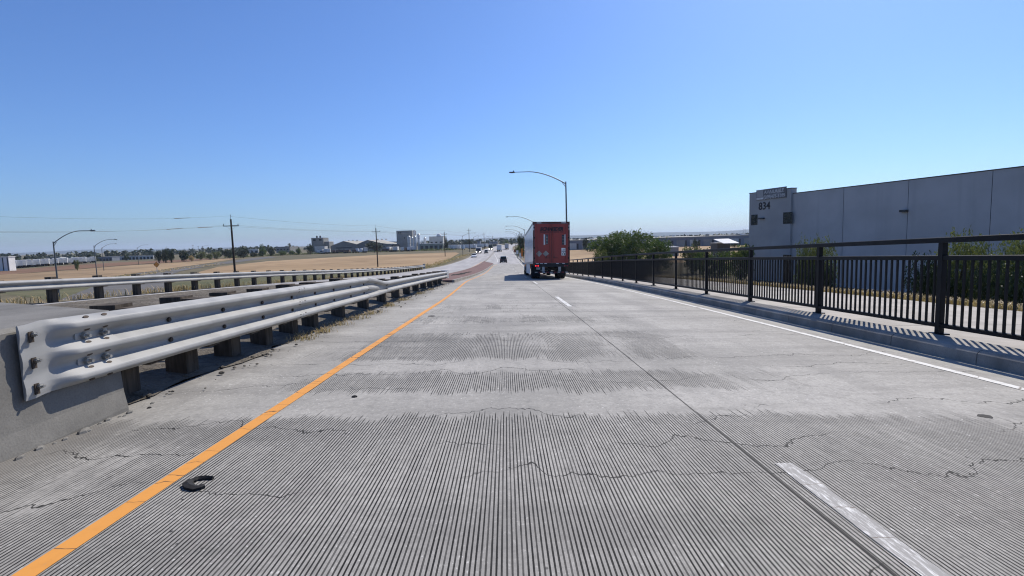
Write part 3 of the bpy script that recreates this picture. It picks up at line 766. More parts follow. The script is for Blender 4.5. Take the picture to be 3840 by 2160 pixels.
def semi(loc, label):
    t = thing('semi_truck', label, 'truck', loc)
    g = (zr(loc[1]+8)-zr(loc[1]))/8; t.rotation_euler = (math.atan(g), math.atan(.024), 0)
    W2, Z0, Z1, L = 1.295, 1.14, 4.06, 16.15
    bd = MB().box(-W2, W2, .05, L, Z0, Z1); tb = ob('trailer_body', bd, 'trailer', t)
    for k in range(1, 13):               # side rivet posts and rails
        ob('side_post', MB().box(-W2-.012, -W2, k*1.25-.03, k*1.25+.03, Z0+.2, Z1-.16), 'trailer', tb)
    ob('side_rail', MB().box(-W2-.02, -W2, .05, L, Z0-.02, Z0+.16), 'galvd', tb); ob('side_rail', MB().box(-W2-.02, -W2, .05, L, Z1-.12, Z1+.01), 'galvd', tb)
    for k in range(14): ob('reflector_strip', MB().box(-W2-.026, -W2-.021, .4+k*1.12, .75+k*1.12, Z0+.03, Z0+.08), 'tape_w' if k % 2 else 'tape_r', tb)
    fr_ = MB().box(-W2-.01, -W2+.09, -.02, .06, Z0-.12, Z1+.03).box(W2-.09, W2+.01, -.02, .06, Z0-.12, Z1+.03).box(-W2+.09, W2-.09, -.02, .06, Z1-.10, Z1+.03)
    rf = ob('rear_frame', fr_, simple('rear_frame_paint', (.09, .03, .022), .5, .2, .3), t)
    ob('rear_sill', MB().box(-W2+.09, W2-.09, -.03, .10, Z0-.24, Z0+.02), 'frame', rf)
    dz0, dz1 = Z0+.03, Z1-.115
    doors = []
    for s_ in (-1, 1):
        x0, x1 = (-W2+.10, -.012) if s_ < 0 else (.012, W2-.10)
        d = ob('door', MB().box(x0, x1, -.005, .05, dz0, dz1), 'orange', t); doors.append(d)
        for xr in ((x0+.18, x1-.10) if s_ < 0 else (x0+.10, x1-.18)):
            ob('lock_rod', MB().tube([(xr, -.035, dz0-.02), (xr, -.035, dz1+.02)], .017, 8), simple('lock_rod_paint', (.30, .06, .035), .5, .3, .3), d)
        for k in range(4):
            hx = x0-.02 if s_ < 0 else x1+.02
            ob('hinge', MB().box(hx-.05, hx+.05, -.03, -.006, dz0+.3+k*.72, dz0+.4+k*.72), 'frame', d)
        hx = -.28 if s_ < 0 else .28
        ob('handle', MB().cbox((hx, -.05, dz0+.36), (.36, .03, .05)).cbox((hx-.1, -.055, dz0+.45), (.06, .04, .14)), simple('handle_steel', (.16, .045, .035), .6, .2, .3), d)
    ob('door_gasket', MB().box(-.011, .011, 0.0, .04, dz0, dz1), 'frame', t)
    def decal(x0, x1, z0, z1, m, p): return ob('decal', MB().box(x0, x1, -.0115, -.0055, z0, z1), m, p)
    ld, rd = doors
    # SCHNEIDER lettering with its rule underneath
    def letters(txt, size, x, z, mat, p, **kw):
        m = text_mesh(txt, size, .002, **kw); m.materials.append(G(mat))
        o = link('lettering', m, None, p, (x, -.0135, z)); o.rotation_euler = (R(90), 0, 0); return o
    sm_ = text_mesh('SCHNEIDER', .34, .002, .012, .28); wid = max(v.co.x for v in sm_.vertices); kx = 1.70/wid
    bpy.data.meshes.remove(sm_)
    letters('SCHN', .34, -.81, Z1-.60, 'ink', ld, off=.020, shear=.28, width=kx); 
    letters('EIDER', .34, .03, Z1-.60, 'ink', rd, off=.020, shear=.28, width=kx*.95)
    for a, c, p in ((-.82, -.19, ld), (-.14, -.02, ld), (.04, .56, rd), (.62, .86, rd)): decal(a, c, Z1-.725, Z1-.665, 'ink', p)
    # upright strips
    decal(-.55, -.45, 2.46, 3.20, 'tape_w', ld); decal(-.42, -.24, 2.49, 3.18, 'decal', ld)
    decal(.74, .92, 2.46, 3.16, 'decal', rd); decal(.93, 1.03, 2.44, 3.20, 'tape_w', rd)
    for k in range(6):
        decal(-.395, -.27, 2.53+k*.105, 2.575+k*.105, 'placard', ld).location.y = -.004; decal(.775, .885, 2.50+k*.105, 2.525+k*.105, 'placard', rd).location.y = -.004
    for cx in (-.88, -.40):
        q = MB(); r_ = .22; q.prism([(cx-r_, 1.83), (cx, 1.83-r_), (cx+r_, 1.83), (cx, 1.83+r_)], -.022, -.006); ob('placard_holder', q, 'placard', ld)
    st = decal(.71, 1.03, 1.70, 2.23, 'tape_w', rd)
    for a in ((.73, 1.01, 1.98, 2.02), (.78, .84, 1.74, 1.86), (.90, .97, 1.74, 1.86), (.80, .95, 2.07, 2.11), (.84, .87, 1.88, 1.95)):
        ob('sticker_mark', MB().box(a[0], a[1], -.0145, -.012, a[2], a[3]), 'ink', st)
    for s_ in (-1, 1):
        p = doors[0] if s_ < 0 else doors[1]
        a = s_*(W2-.42); ob('reflector_strip', MB().box(a-.17, a+.17, -.028, -.021, Z1-.075, Z1-.025), 'tape_w', rf)
        a = s_*(W2-.04); ob('reflector_strip', MB().box(a-.025, a+.025, -.028, -.021, Z1-.56, Z1-.20), 'tape_w', rf)
    for k, xx in enumerate((-1.0, -.72, -.42, .42, .86)): ob('reflector_strip', MB().box(xx-.09, xx+.09, -.036, -.031, Z0-.03, Z0+.015), 'tape_w', rf)
    for xx, m_ in ((-1.12, 'tail'), (-.95, 'tail'), (.95, 'tail_off'), (1.12, 'tail_off')): ob('tail_light', MB().disc((xx, -.04, Z0-.17), .05, 'y', .03, 12), m_, rf)
    ob('licence_plate', MB().box(-1.10, -.80, -.02, 0, .70, .86), 'placard', t)
    bar = MB().box(-W2+.06, W2-.06, -.02, .08, .46, .57); bp = ob('underride_bumper', bar, 'frame', t)
    for xx in (-.58, .58): ob('bumper_upright', MB().box(xx-.09, xx+.09, .0, .10, .57, Z0-.24), 'galvd', bp)
    for k in range(9): ob('reflector_strip', MB().box(-1.18+k*.27, -1.0+k*.27, -.027, -.021, .495, .535), 'tape_w' if k % 2 == 0 else 'tape_r', bp)
    ch = MB().box(-.55, -.42, .3, L-1, .85, Z0-.002).box(.42, .55, .3, L-1, .85, Z0-.002).box(-.9, .9, 2.2, 5.2, .62, .84); ob('chassis', ch, 'frame', t)
    for y in (2.9, 4.2):
        for s_ in (-1, 1):
            wheel(t, s_*1.12, y, .51, .27, s_); wheel(t, s_*.80, y, .51, .27, -s_)
        ob('axle', MB().tube([(-1.1, y, .51), (1.1, y, .51)], .07, 8), 'frame', t)
    for s_ in (-1, 1):
        ob('mud_flap', MB().box(s_*.96-.30, s_*.96+.30, 2.12, 2.14, .22, .86), 'rubber', t)
        ob('side_skirt', MB().box(s_*1.26-.012, s_*1.26+.012, 5.6, 12.6, .32, Z0), 'off', t)
        ob('landing_gear', MB().box(s_*.75-.06, s_*.75+.06, 13.0, 13.12, .30, Z0), 'galvd', t)
    # tractor
    cb_ = MB(); ring = lambda y, zt_, zb_, w: [(-w, y, zb_), (w, y, zb_), (w, y, zt_-.18), (w-.15, y, zt_), (-w+.15, y, zt_), (-w, y, zt_-.18)]
    cb_.loft([ring(16.75, 3.85, .75, 1.22), ring(18.3, 3.85, .75, 1.22), ring(19.3, 3.3, .75, 1.2), ring(19.9, 2.1, .75, 1.15), ring(21.4, 1.85, .6, 1.0)])
    cbo = ob('cab', cb_, 'cab', t)
    ob('windscreen', MB().prism([(19.32, 2.25), (19.86, 2.2), (19.38, 3.15), (19.3, 3.2)], -1.0, 1.0, 'yz'), 'glass', cbo)
    for s_ in (-1, 1):
        ob('side_window', MB().box(s_*1.222-.006, s_*1.222+.006, 18.5, 19.2, 2.2, 2.95), 'glass', cbo)
        mm = MB().box(s_*1.47-.10, s_*1.47+.10, 19.45, 19.55, 2.0, 2.85); mm.box(min(s_*1.2, s_*1.45), max(s_*1.2, s_*1.45), 19.48, 19.52, 2.5, 2.54); ob('mirror', mm, 'cab', cbo)
        ob('fuel_tank', MB().tube([(s_*1.0, 17.0, .72), (s_*1.0, 18.4, .72)], .3, 14), 'galvd', t)
        for y in (15.0, 16.3): wheel(t, s_*1.08, y, .51, .28, s_)
        wheel(t, s_*1.05, 20.6, .51, .28, s_)
    return t
semi((3.22, 36.6, zs(3.22, 36.6)), 'white semi trailer with dark orange rear doors lettered SCHNEIDER')
def car(label, loc, rz, paint, style='sedan', head=False, cat='car', name='car', group=None, brake=False):
    t = thing(name, label, cat, loc, rz, group); P = G(paint)
    S_ = {'sedan': (2.35, .90, .95, 1.45, (-1.75, -1.05, .35, 1.15)), 'suv': (2.3, .95, 1.08, 1.72, (-2.15, -1.85, .45, 1.15)), 'pickup': (2.85, 1.0, 1.2, 1.9, (-.55, -.35, .75, 1.35))}[style]
    hl, hw, zbelt, zr_, cabp = S_
    b = MB()
    def rg(y, w, z0, z1): return [(-w, y, z0+.08), (-w+.06, y, z0), (w-.06, y, z0), (w, y, z0+.08), (w, y, z1-.12), (w-.12, y, z1), (-w+.12, y, z1), (-w, y, z1-.12)]
    b.loft([rg(-hl, hw*.86, .38, zbelt*.92), rg(-hl+.15, hw*.96, .26, zbelt), rg(-hl*.5, hw, .22, zbelt), rg(.3, hw, .22, zbelt), rg(hl*.55, hw, .22, zbelt*.97), rg(hl-.25, hw*.96, .25, zbelt*.86), rg(hl, hw*.8, .36, zbelt*.72)])
    bo_ = ob('body', b, P, t, smooth=True)
    a, c, d, e = cabp
    g = MB(); gr = lambda y, w, z: [(-w, y, zbelt-.02), (w, y, zbelt-.02), (w*(.82 if z > zbelt+.1 else .98), y, z), (-w*(.82 if z > zbelt+.1 else .98), y, z)]
    g.loft([gr(a, hw*.9, zbelt), gr(c, hw*.92, zr_-.05), gr(d, hw*.92, zr_-.05), gr(e, hw*.9, zbelt)])
    ob('windows', g, 'glass', t)
    ob('roof', MB().loft([[(-hw*.74, c-.02, zr_-.055), (hw*.74, c-.02, zr_-.055), (hw*.66, c+.05, zr_), (-hw*.66, c+.05, zr_)], [(-hw*.74, d+.02, zr_-.055), (hw*.74, d+.02, zr_-.055), (hw*.66, d-.05, zr_), (-hw*.66, d-.05, zr_)]]), P, t)
    for s_ in (-1, 1):
        ob('mirror', MB().cbox((s_*(hw+.12), e-.35, zbelt+.12), (.22, .10, .15)), P, t)
        for y in (-hl*.6, hl*.62): wheel(t, s_*(hw-.09), y, .34 if style != 'pickup' else .4, .22, s_)
        ob('head_light', MB().cbox((s_*hw*.62, hl-.03, zbelt*.68), (.30, .16, .15)), 'head' if head else 'off', t)
        ob('tail_light', MB().cbox((s_*hw*.74, -hl+.03, zbelt*.82), (.22, .12, .16)), 'tail_off', t)
    ob('rear_bumper', MB().box(-hw*.85, hw*.85, -hl-.06, -hl+.1, .34, .56), 'frame', t)
    ob('licence_plate', MB().box(-.16, .16, -hl-.075, -hl-.062, .42, .54), 'off', t)
    return t
MT['p_dark'] = simple('charcoal_paint', (.03, .032, .036), .25, .2, .1); MT['p_black'] = simple('black_paint', (.012, .013, .015), .25, 0, .1)
MT['p_green'] = simple('dark_green_paint', (.02, .035, .025), .35, 0, .1); MT['p_white'] = MT['white_gloss']; MT['p_silver'] = simple('silver_paint', (.40, .41, .43), .3, .5, .1)
MT['p_blue'] = simple('blue_paint', (.05, .08, .2), .3, .1, .1); MT['p_red'] = simple('red_paint', (.25, .03, .025), .35, 0, .1)
def L3(x, y, dz=0): return (x, y, zs(x, y)+dz)
car('dark grey hatchback with a pale roof driving away ahead of the orange truck', L3(-.6, 137), 0, 'p_dark', 'suv')
car('white sedan coming towards us in the lane beside the dry verge', L3(-12.2, 200), math.pi, 'p_white', 'sedan')
car('black car coming towards us along the thin median', L3(-9.6, 258), math.pi, 'p_black', 'suv')
def boxtruck(label, loc, rz, body, cabm, w=2.55, h=3.9, L=12, head=False, name='truck', group=None, z0=1.1):
    t = thing(name, label, 'truck', loc, rz, group)
    bx_ = ob('cargo_box', MB().box(-w/2, w/2, -L, 0, z0, h), body, t)
    ob('rear_frame', MB().box(-w/2-.01, -w/2+.10, -L-.03, -L-.002, z0, h).box(w/2-.10, w/2+.01, -L-.03, -L-.002, z0, h).box(-w/2+.1, w/2-.1, -L-.03, -L-.002, h-.12, h), 'galvd', bx_)
    for s_ in (-1, 1): ob('rear_door', MB().box(min(.02*s_, s_*(w/2-.12)), max(.02*s_, s_*(w/2-.12)), -L-.02, -L-.004, z0+.05, h-.14), body, bx_)
    ob('chassis', MB().box(-.5, .5, -L+.2, 3.4, .6, z0-.004), 'frame', t)
    ob('bumper', MB().box(-w/2+.1, w/2-.1, -L-.05, -L+.05, .45, .6), 'frame', t)
    c = MB(); ring = lambda y, zt_: [(-w/2+.1, y, .55), (w/2-.1, y, .55), (w/2-.1, y, zt_-.15), (w/2-.25, y, zt_), (-w/2+.25, y, zt_), (-w/2+.1, y, zt_-.15)]
    c.loft([ring(.35, h*.86), ring(1.6, h*.86), ring(2.4, h*.62), ring(2.6, 1.75), ring(3.9, 1.55)]); co = ob('cab', c, cabm, t)
    ob('windscreen', MB().cbox((0, 2.48, h*.54), (w*.72, .08, .75), 0, R(12)), 'glass', co)
    ob('grille', MB().box(-.55, .55, 3.88, 3.93, .75, 1.4), 'frame', co)
    for s_ in (-1, 1):
        ob('head_light', MB().cbox((s_*.85, 3.9, .95), (.36, .12, .30)), 'head' if head else 'off', co)
        for y in (-L+1.2, -L+2.5, .6, 2.9): wheel(t, s_*(w/2-.16), y, .5, .28, s_)
    return t
boxtruck('white box trailer driving away far ahead in the left lane', L3(-3.4, 296), 0, 'off', 'p_white', L=12)
boxtruck('grey box trailer driving away far ahead in the right lane', L3(.9, 352), 0, 'tilt', 'p_silver', L=12)
boxtruck('white-roofed truck with lit headlights coming towards us behind the white sedan', L3(-13.6, 262), math.pi, 'off', 'p_dark', h=3.0, L=6, head=True)
boxtruck('dark green truck with bright headlights far along the oncoming road', L3(-9.5, 335), math.pi, 'p_green', 'p_green', h=3.8, L=9, head=True)
# ---- parked trucks and trailers: one mesh each, too small to show parts
def joined(name, parts, parent=None):
    m = bpy.data.meshes.new(name); v = []; f = []; mi = []
    ms = []
    for mb, mat in parts:
        o = len(v); v += mb.v; f += [tuple(i+o for i in q) for q in mb.f]
        if mat not in ms: ms.append(mat)
        mi += [ms.index(mat)]*len(mb.f)
    m.from_pydata(v, [], f)
    for k in ms: m.materials.append(G(k))
    for p, i in zip(m.polygons, mi): p.material_index = i
    bm = bmesh.new(); bm.from_mesh(m); bmesh.ops.recalc_face_normals(bm, faces=bm.faces); bm.to_mesh(m); bm.free()
    return m
def wh(xs_, ys_, r=.5, w=.3):
    q = MB()
    for x in xs_:
        for y in ys_: q.disc((x, y, r), r, 'x', w, 12)
    return q
def parked_mesh(kind):
    if kind == 'trailer':
        return joined('parked_trailer', [(MB().box(-1.3, 1.3, -7, 7, 1.1, 4.0), 'off'), (MB().box(-.5, .5, -6.6, 6, .7, 1.1).box(-.8, .8, 4.6, 4.8, .05, 1.1).box(-1.31, 1.31, -7.02, -6.98, 1.1, 1.3), 'frame'), (wh((-1.05, 1.05), (-5.6, -4.4)), 'rubber')])
    if kind == 'tractor':
        c = MB().loft([[(-1.2, y, .6), (1.2, y, .6), (1.2, y, z-.15), (1.0, y, z), (-1.0, y, z), (-1.2, y, z-.15)] for y, z in ((-1, 3.6), (.4, 3.6), (1.2, 2.6), (1.4, 1.8), (2.8, 1.6))])
        return joined('parked_truck', [(c, 'p_white'), (MB().box(-.5, .5, -3.6, -1, .6, 1.0), 'frame'), (MB().cbox((0, 1.25, 2.3), (1.9, .1, .7), 0, R(20)), 'glass'), (wh((-1, 1), (-3, -1.9, 2)), 'rubber')])
    if kind == 'box':
        return joined('parked_truck', [(MB().box(-1.2, 1.2, -4.5, .6, 1.0, 3.6), 'off'), (MB().loft([[(-1.05, y, .5), (1.05, y, .5), (1.0, y, z), (-1.0, y, z)] for y, z in ((.7, 2.6), (1.6, 2.55), (2.2, 1.5), (2.9, 1.35))]), 'p_silver'), (MB().cbox((0, 1.95, 2.05), (1.8, .1, .6), 0, R(30)), 'glass'), (wh((-1, 1), (-3, 1.8), .45), 'rubber')])
    if kind == 'flat':
        return joined('parked_trailer', [(MB().box(-1.3, 1.3, -7, 6, 1.1, 1.3).box(-1.25, 1.25, -4, 2, 1.3, 2.7), simple('stacked_load', (.10, .07, .06), .8)), (wh((-1.05, 1.05), (-5.6, -4.4)), 'rubber'), (MB().box(-.5, .5, -6.6, 5, .7, 1.1).box(-.8, .8, 4.0, 4.2, .05, 1.1), 'frame')])
PK = {k: parked_mesh(k) for k in ('trailer', 'tractor', 'box', 'flat')}
def park(kind, px, Y, rz, label, group, z=0.05):
    p = aty(px, 940, Y); o = link(PK[kind].name.split('.')[0], PK[kind], None, None, (p.x, Y, z), rz); tag(o, label, {'trailer': 'trailer', 'tractor': 'truck', 'box': 'truck', 'flat': 'trailer'}[kind], group); return o
r5 = random.Random(11)
lab = {'trailer': 'white box trailer parked in the row before the grey factory sheds', 'tractor': 'white truck tractor parked in the row before the grey factory sheds', 'box': 'white delivery truck parked in the row before the grey factory sheds', 'flat': 'dark loaded flatbed trailer parked before the grey factory sheds'}
for i, px in enumerate(range(1190, 1560, 15)):
    if 1372 < px < 1440: continue
    k = r5.choice(['trailer', 'trailer', 'tractor', 'box', 'flat']); park(k, px+r5.uniform(-3, 3), 432+r5.uniform(-4, 4), r5.choice([.3, math.pi+.3, .5, .1, .3, .4, 1.5]), lab[k], 'vehicles parked before the factory')
lab2 = {'trailer': 'white trailer parked in the long row by the far left warehouses', 'box': 'white truck parked in the long row by the far left warehouses'}
for i in range(18):
    px = 46+i*17.6; Y = 262+i*5; k = 'trailer' if i % 4 else 'box'; park(k, px, Y, .76-.006*i+r5.uniform(-.05, .05), lab2[k], 'vehicles parked by the far left warehouses')
lab3 = {'trailer': 'white trailer parked beside the oncoming road near the far crossing', 'box': 'white truck parked beside the oncoming road near the far crossing', 'tractor': 'white tractor unit parked beside the oncoming road near the far crossing'}
for i, (px, Y) in enumerate(((1700, 430), (1722, 440), (1738, 425), (1752, 460), (1768, 450), (1784, 480), (1800, 520), (1812, 470), (1828, 540), (1690, 470))):
    k = ('trailer', 'box', 'tractor')[i % 3]; park(k, px, Y, r5.choice([0, 1.3, 1.5, .3]), lab3[k], 'vehicles parked near the far crossing')
# ================================================================== LAMPS, POLES, WIRES
def lamp(label, loc, arm, rz, H=9.9, rise=1.45, group=None, base=True):
    t = thing('street_lamp', label, 'street lamp', loc, rz, group)
    ob('pole', MB().tube([(0, 0, -.3), (0, 0, H*.5), (0, 0, H+.25)], [.115, .095, .07], 12), 'lamp_steel', t, smooth=True)
    ob('base_plate', MB().box(-.2, .2, -.2, .2, 0, .04), 'galvd', t)
    pts = [(0, 0, H)]; n = 14
    for i in range(1, n+1):
        f = i/n; x = arm*f; z = H + rise*(1-(1-min(1, f/.72))**1.75)*1.0; pts.append((-x, 0, z))
    ao = ob('arm', MB().tube(pts, [.062-.025*i/n for i in range(n+1)], 8), 'lamp_steel', t, smooth=True)
    ob('bracket', MB().tube([(-.02, 0, H-.35), (-.42, 0, H+.16)], .035, 8), 'lamp_steel', ao)
    hd = MB().loft([[(-arm+a, -w, H+rise-.03-d), (-arm+a, w, H+rise-.03-d), (-arm+a, w*.7, H+rise+.05), (-arm+a, -w*.7, H+rise+.05)] for a, w, d in ((.05, .06, .02), (-.1, .17, .05), (-.5, .15, .04), (-.62, .06, .02))])
    ho = ob('lamp_head', hd, 'lamp_steel', t)
    ob('photocell', MB().tube([(-arm-.12, 0, H+rise+.05), (-arm-.12, 0, H+rise+.19)], [.06, .035], 8), 'dark', ho)
    ob('lens', MB().box(-arm-.46, -arm-.14, -.11, .11, H+rise-.10, H+rise-.075), 'glass', ho); return t
words = ['first', 'second', 'third', 'fourth', 'fifth', 'sixth']
desc = ['tall street lamp with curved arm, rising behind the orange truck by the railing', 'street lamp with curved arm standing beyond the truck cab', 'third street lamp along the right curb counted from the truck', 'fourth street lamp along the right curb counted from the truck', 'fifth street lamp along the right curb counted from the truck', 'sixth street lamp along the right curb counted from the truck']
for i in range(6):
    y = 59+58.5*i; x = 7.05 if i == 0 else xe(y)+2.35+sh(y); zb = zs(x, y)+.16
    lamp(desc[i], (x, y, zb), 5.75, 0, 10.0 if i == 0 else 9.4, group='lamps along the right curb')
LL = [(-59.5, 69, 'nearest of the street lamps lining the grey side road', 0), (-97.5, 124, 'second street lamp along the grey side road', 0), (-149, 193, 'third street lamp along the grey side road, thin behind the second', 0), (-184, 261, 'fourth street lamp along the grey side road, by the dark round trees', 0), (-256, 440, 'farthest street lamp of the grey side road, by the olive bushes', 0)]
LL[0] = (-59.5, 69, 'tall street lamp standing on the green verge by the side road', 0)
for x, y, d, z in LL: lamp(d, (x, y, z), 5.0, math.pi, 8.3, 1.55, group='lamps along the side road')
for x, y, d in ((-19.8, 240, 'street lamp on the dry verge of the oncoming road'), (-21, 345, 'second street lamp on the verge of the oncoming road, past the first'), (-19, 470, 'far street lamp of the oncoming road by the parked trucks')):
    lamp(d, (x, y, .02), 5.7, math.pi, 9.2, group='lamps along the oncoming road')
def upole(label, loc, H=12.0, arm=2.5, rz=0, two=False):
    t = thing('utility_pole', label, 'utility pole', loc, rz, 'utility poles in a line')
    ob('pole', MB().tube([(0, 0, -.5), (0, 0, H*.5), (0, 0, H)], [.19, .165, .13], 10), 'wood_pole', t, smooth=True)
    za = H-1.15; ca = ob('crossarm', MB().cbox((0, -.17, za), (arm, .12, .13)), 'wood_pole', t)
    for s_ in (-1, 1):
        ob('insulator', MB().tube([(s_*(arm/2-.1), -.17, za+.06), (s_*(arm/2-.1), -.17, za+.20), (s_*(arm/2-.1), -.17, za+.34)], [.03, .07, .05], 8), 'dark', ca)
        ob('brace', MB().tube([(s_*.75, -.17, za-.06), (0, -.15, za-.75)], .018, 6), 'galvd', t)
    ob('top_pin', MB().tube([(0, 0, H-.1), (0, 0, H+.55), (0, 0, H+.75)], [.03, .03, .06], 8), 'dark', t)
    return t
UP = [(-46.5, 89, 0), (-38.6, 156, 0), (-28.6, 245, 0), (-22.5, 325, 0), (-17, 420, 0), (-13, 540, 0)]
ud = ['tall wooden utility pole with one crossarm on the verge before the dry field', 'wooden utility pole with crossarm at the corner of the dry field', 'wooden utility pole before the dark cypress', 'wooden utility pole by the curve of the oncoming road', 'utility pole behind the oncoming trucks', 'farthest utility pole near the far trucks']
for (x, y, z), d in zip(UP, ud): upole(d, (x, y, z), {89: 11.9, 325: 14.6, 420: 13.4}.get(y, 11.7), 2.5, R(8))
UP0 = [(-56, 14, 0)]+UP
MT['wire'] = simple('wire', (.05, .055, .06), .6, .3, .1)
nm = ['running left from the verge pole', 'from verge pole to field corner pole', 'field corner pole to cypress pole', 'cypress pole to curve pole', 'between the last near poles', 'beyond the oncoming trucks']
for i in range(len(UP0)-1):
    a, b = Vector(UP0[i]), Vector(UP0[i+1])
    for k, (dx, dz, w_) in enumerate(((0, 12.45, 'top wire'), (-1.15, 10.9, 'left crossarm wire'), (1.15, 10.9, 'right crossarm wire'))):
        sag = (b-a).length**2/8/1450*1.0
        if i == 0: sag = 1.6
        pts = []
        for j in range(25):
            f = j/24; p = a.lerp(b, f); pts.append((p.x+dx, p.y-.17*(k > 0), p.z+dz-(.1 if i else 0)-sag*4*f*(1-f)))
        t = thing('power_line', f'{w_} of the power line, {nm[i]}', 'wire', pts[12], group='power line wires')
        ob('cable', MB().tube(pts, .010 if i == 0 else (.014 if i < 2 else .02), 5), 'wire', t, world=True)
        if i == 0: ob('wire_sleeve', MB().tube([Vector(pts[j])+Vector((0, 0, .03*math.sin(j*9+k))) for j in range(20+(k == 2), 22+(k == 2))], [.06, .035], 6), 'dark', t, world=True)
# ================================================================== BUILDING 834
pD = aty(3717, 760, 48.0); uA = R(105.8); u = Vector((math.cos(uA), math.sin(uA), 0))
org = Vector((pD.x, 48.0, 0)); nrm = Vector((math.cos(uA+math.pi/2), math.sin(uA+math.pi/2), 0))
def wpt(px, py, proud=0.0):                       # pixel -> (distance along wall, height)
    v = ray(px, py); o = org+nrm*proud; t = (o-CAM).dot(nrm)/v.dot(nrm); p = CAM+v*t; return (p-org).dot(u), p.z
bl = thing('warehouse', 'long grey tilt-up concrete warehouse numbered 834 with a taller corner', 'warehouse', tuple(org), uA)
HT = wpt(3717, 640)[1]; PW = 7.6
seams = [wpt(q, 760)[0] for q in (3405, 3163, 2973)]
cuts = [-3*PW, -2*PW, -PW, 0]+seams
for i in range(len(cuts)-1):
    a, b = cuts[i], cuts[i+1]
    p = ob('wall_panel', MB().box(a+.028, b-.028, -.25, 0, 0, HT), 'tilt', bl)
    ob('coping', MB().box(a, b, -.27, .05, HT, HT+.10), 'dark', p)
ob('joint_backing', MB().box(cuts[0], cuts[-1], -.30, -.03, 0, HT-.05), 'dark', bl)
ts0, ts1 = seams[-1], wpt(2817, 800)[0]; TH = wpt(2900, 716)[1]; pr_ = .35
tw = ob('corner_panel', MB().box(ts0-.02, ts1, -.6, pr_, 0, TH), 'tilt2', bl); ob('coping', MB().box(ts0-.06, ts1+.04, -.64, pr_+.05, TH, TH+.10), 'dark', tw)
ob('roof', MB().box(cuts[0], ts0-.03, -70, -.31, HT-.6, HT-.45), 'tilt2', bl)
ob('rear_wall', MB().box(cuts[0], ts0, -70.2, -70, 0, HT), 'tilt', bl); ob('end_wall', MB().box(ts0+.05, ts1-.4, -70, -.65, 0, HT-.3), 'tilt', bl); ob('end_wall', MB().box(cuts[0]-.25, cuts[0]-.01, -70, 0, 0, HT), 'tilt', bl)
def wrect(px0, py0, px1, py1, proud=pr_):
    s0, z0 = wpt(px0, py1, proud); s1, z1 = wpt(px1, py0, proud); return min(s0, s1), max(s0, s1), min(z0, z1), max(z0, z1)
for q in ((2818, 806, 2840, 843), (2938, 796, 2971, 838)):
    a, b, c, d = wrect(*q); wn_ = ob('window', MB().box(a, b, pr_-.02, pr_+.012, c, d), 'glass', tw)
    ob('frame', MB().box(a-.06, b+.06, pr_, pr_+.03, d, d+.07).box(a-.06, b+.06, pr_, pr_+.03, c-.07, c).box(a-.06, a, pr_, pr_+.03, c, d).box(b, b+.06, pr_, pr_+.03, c, d), 'dark', wn_)
a, b, c, d = wrect(2936, 956, 2968, 1010); ob('doorway', MB().box(a, b, pr_-.02, pr_+.02, 0.0, d), 'glass', tw)
a, b, c, d = wrect(2850, 816, 2868, 822); ob('wall_light', MB().box(a, b, pr_, pr_+.35, c, d), 'dark', tw)
a, b, c, d = wrect(3382, 786, 3407, 796, 0); ob('wall_light', MB().box(a, b, .0, .42, c, d), 'dark', bl)
def wtext(txt, s, z, size, mat, parent, y, **kw):
    m = text_mesh(txt, size, .02, **kw); m.materials.append(G(mat)); o = link('lettering', m, None, parent, (s, y, z)); o.rotation_euler = (R(90), 0, R(180)); return o
s0, z0 = wpt(2845, 787, pr_); s1, z1 = wpt(2845, 760, pr_)
wtext('834', s0, z0, (z1-z0)/.70, 'ink', tw, pr_+.025, off=.022, width=1.0)
a, b, c, d = wrect(2838, 706, 2951, 750); zt1 = TH+.35
MT['sign_grey'] = simple('sign_vinyl', (.20, .20, .21), .6, 0, .45, .8); MT['sign_ink'] = simple('sign_pale_letters', (.50, .50, .50), .6, 0, .3, 3); MT['sign_white'] = simple('sign_white', (.62, .62, .6), .6)
SH_ = zt1-1.48
sg = ob('sign_board', MB().box(a, b, pr_+.03, pr_+.12, SH_, zt1), 'sign_grey', tw)
ob('sign_frame', MB().box(a-.04, b+.04, pr_+.01, pr_+.14, zt1, zt1+.05).box(a-.04, a, pr_+.01, pr_+.14, SH_, zt1).box(b, b+.04, pr_+.01, pr_+.14, SH_, zt1), 'dark', sg) if False else None
ls = b-.05
ob('logo_panel', MB().box(b-1.35, b-.08, pr_+.121, pr_+.128, SH_+.42, zt1-.10), 'tilt2', sg); ob('logo_bar', MB().box(b-1.35, b-.08, pr_+.121, pr_+.132, SH_+.08, SH_+.34), 'sign_white', sg)
k1 = text_mesh('AVAILABLE', .8, .01); w1 = max(v.co.x for v in k1.vertices); bpy.data.meshes.remove(k1)
k2 = text_mesh('(209)475-5109', .8, .01); w2 = max(v.co.x for v in k2.vertices); bpy.data.meshes.remove(k2)
room = (b-1.5)-(a+.15)
wtext('AVAILABLE', b-1.55, zt1-.66, .66, 'sign_ink', sg, pr_+.13, off=.015, width=room*.93/w1*.8/.66)
wtext('(209)475-5109', b-1.45, SH_+.12, .66, 'sign_ink', sg, pr_+.13, off=.015, width=room/w2*.8/.66)
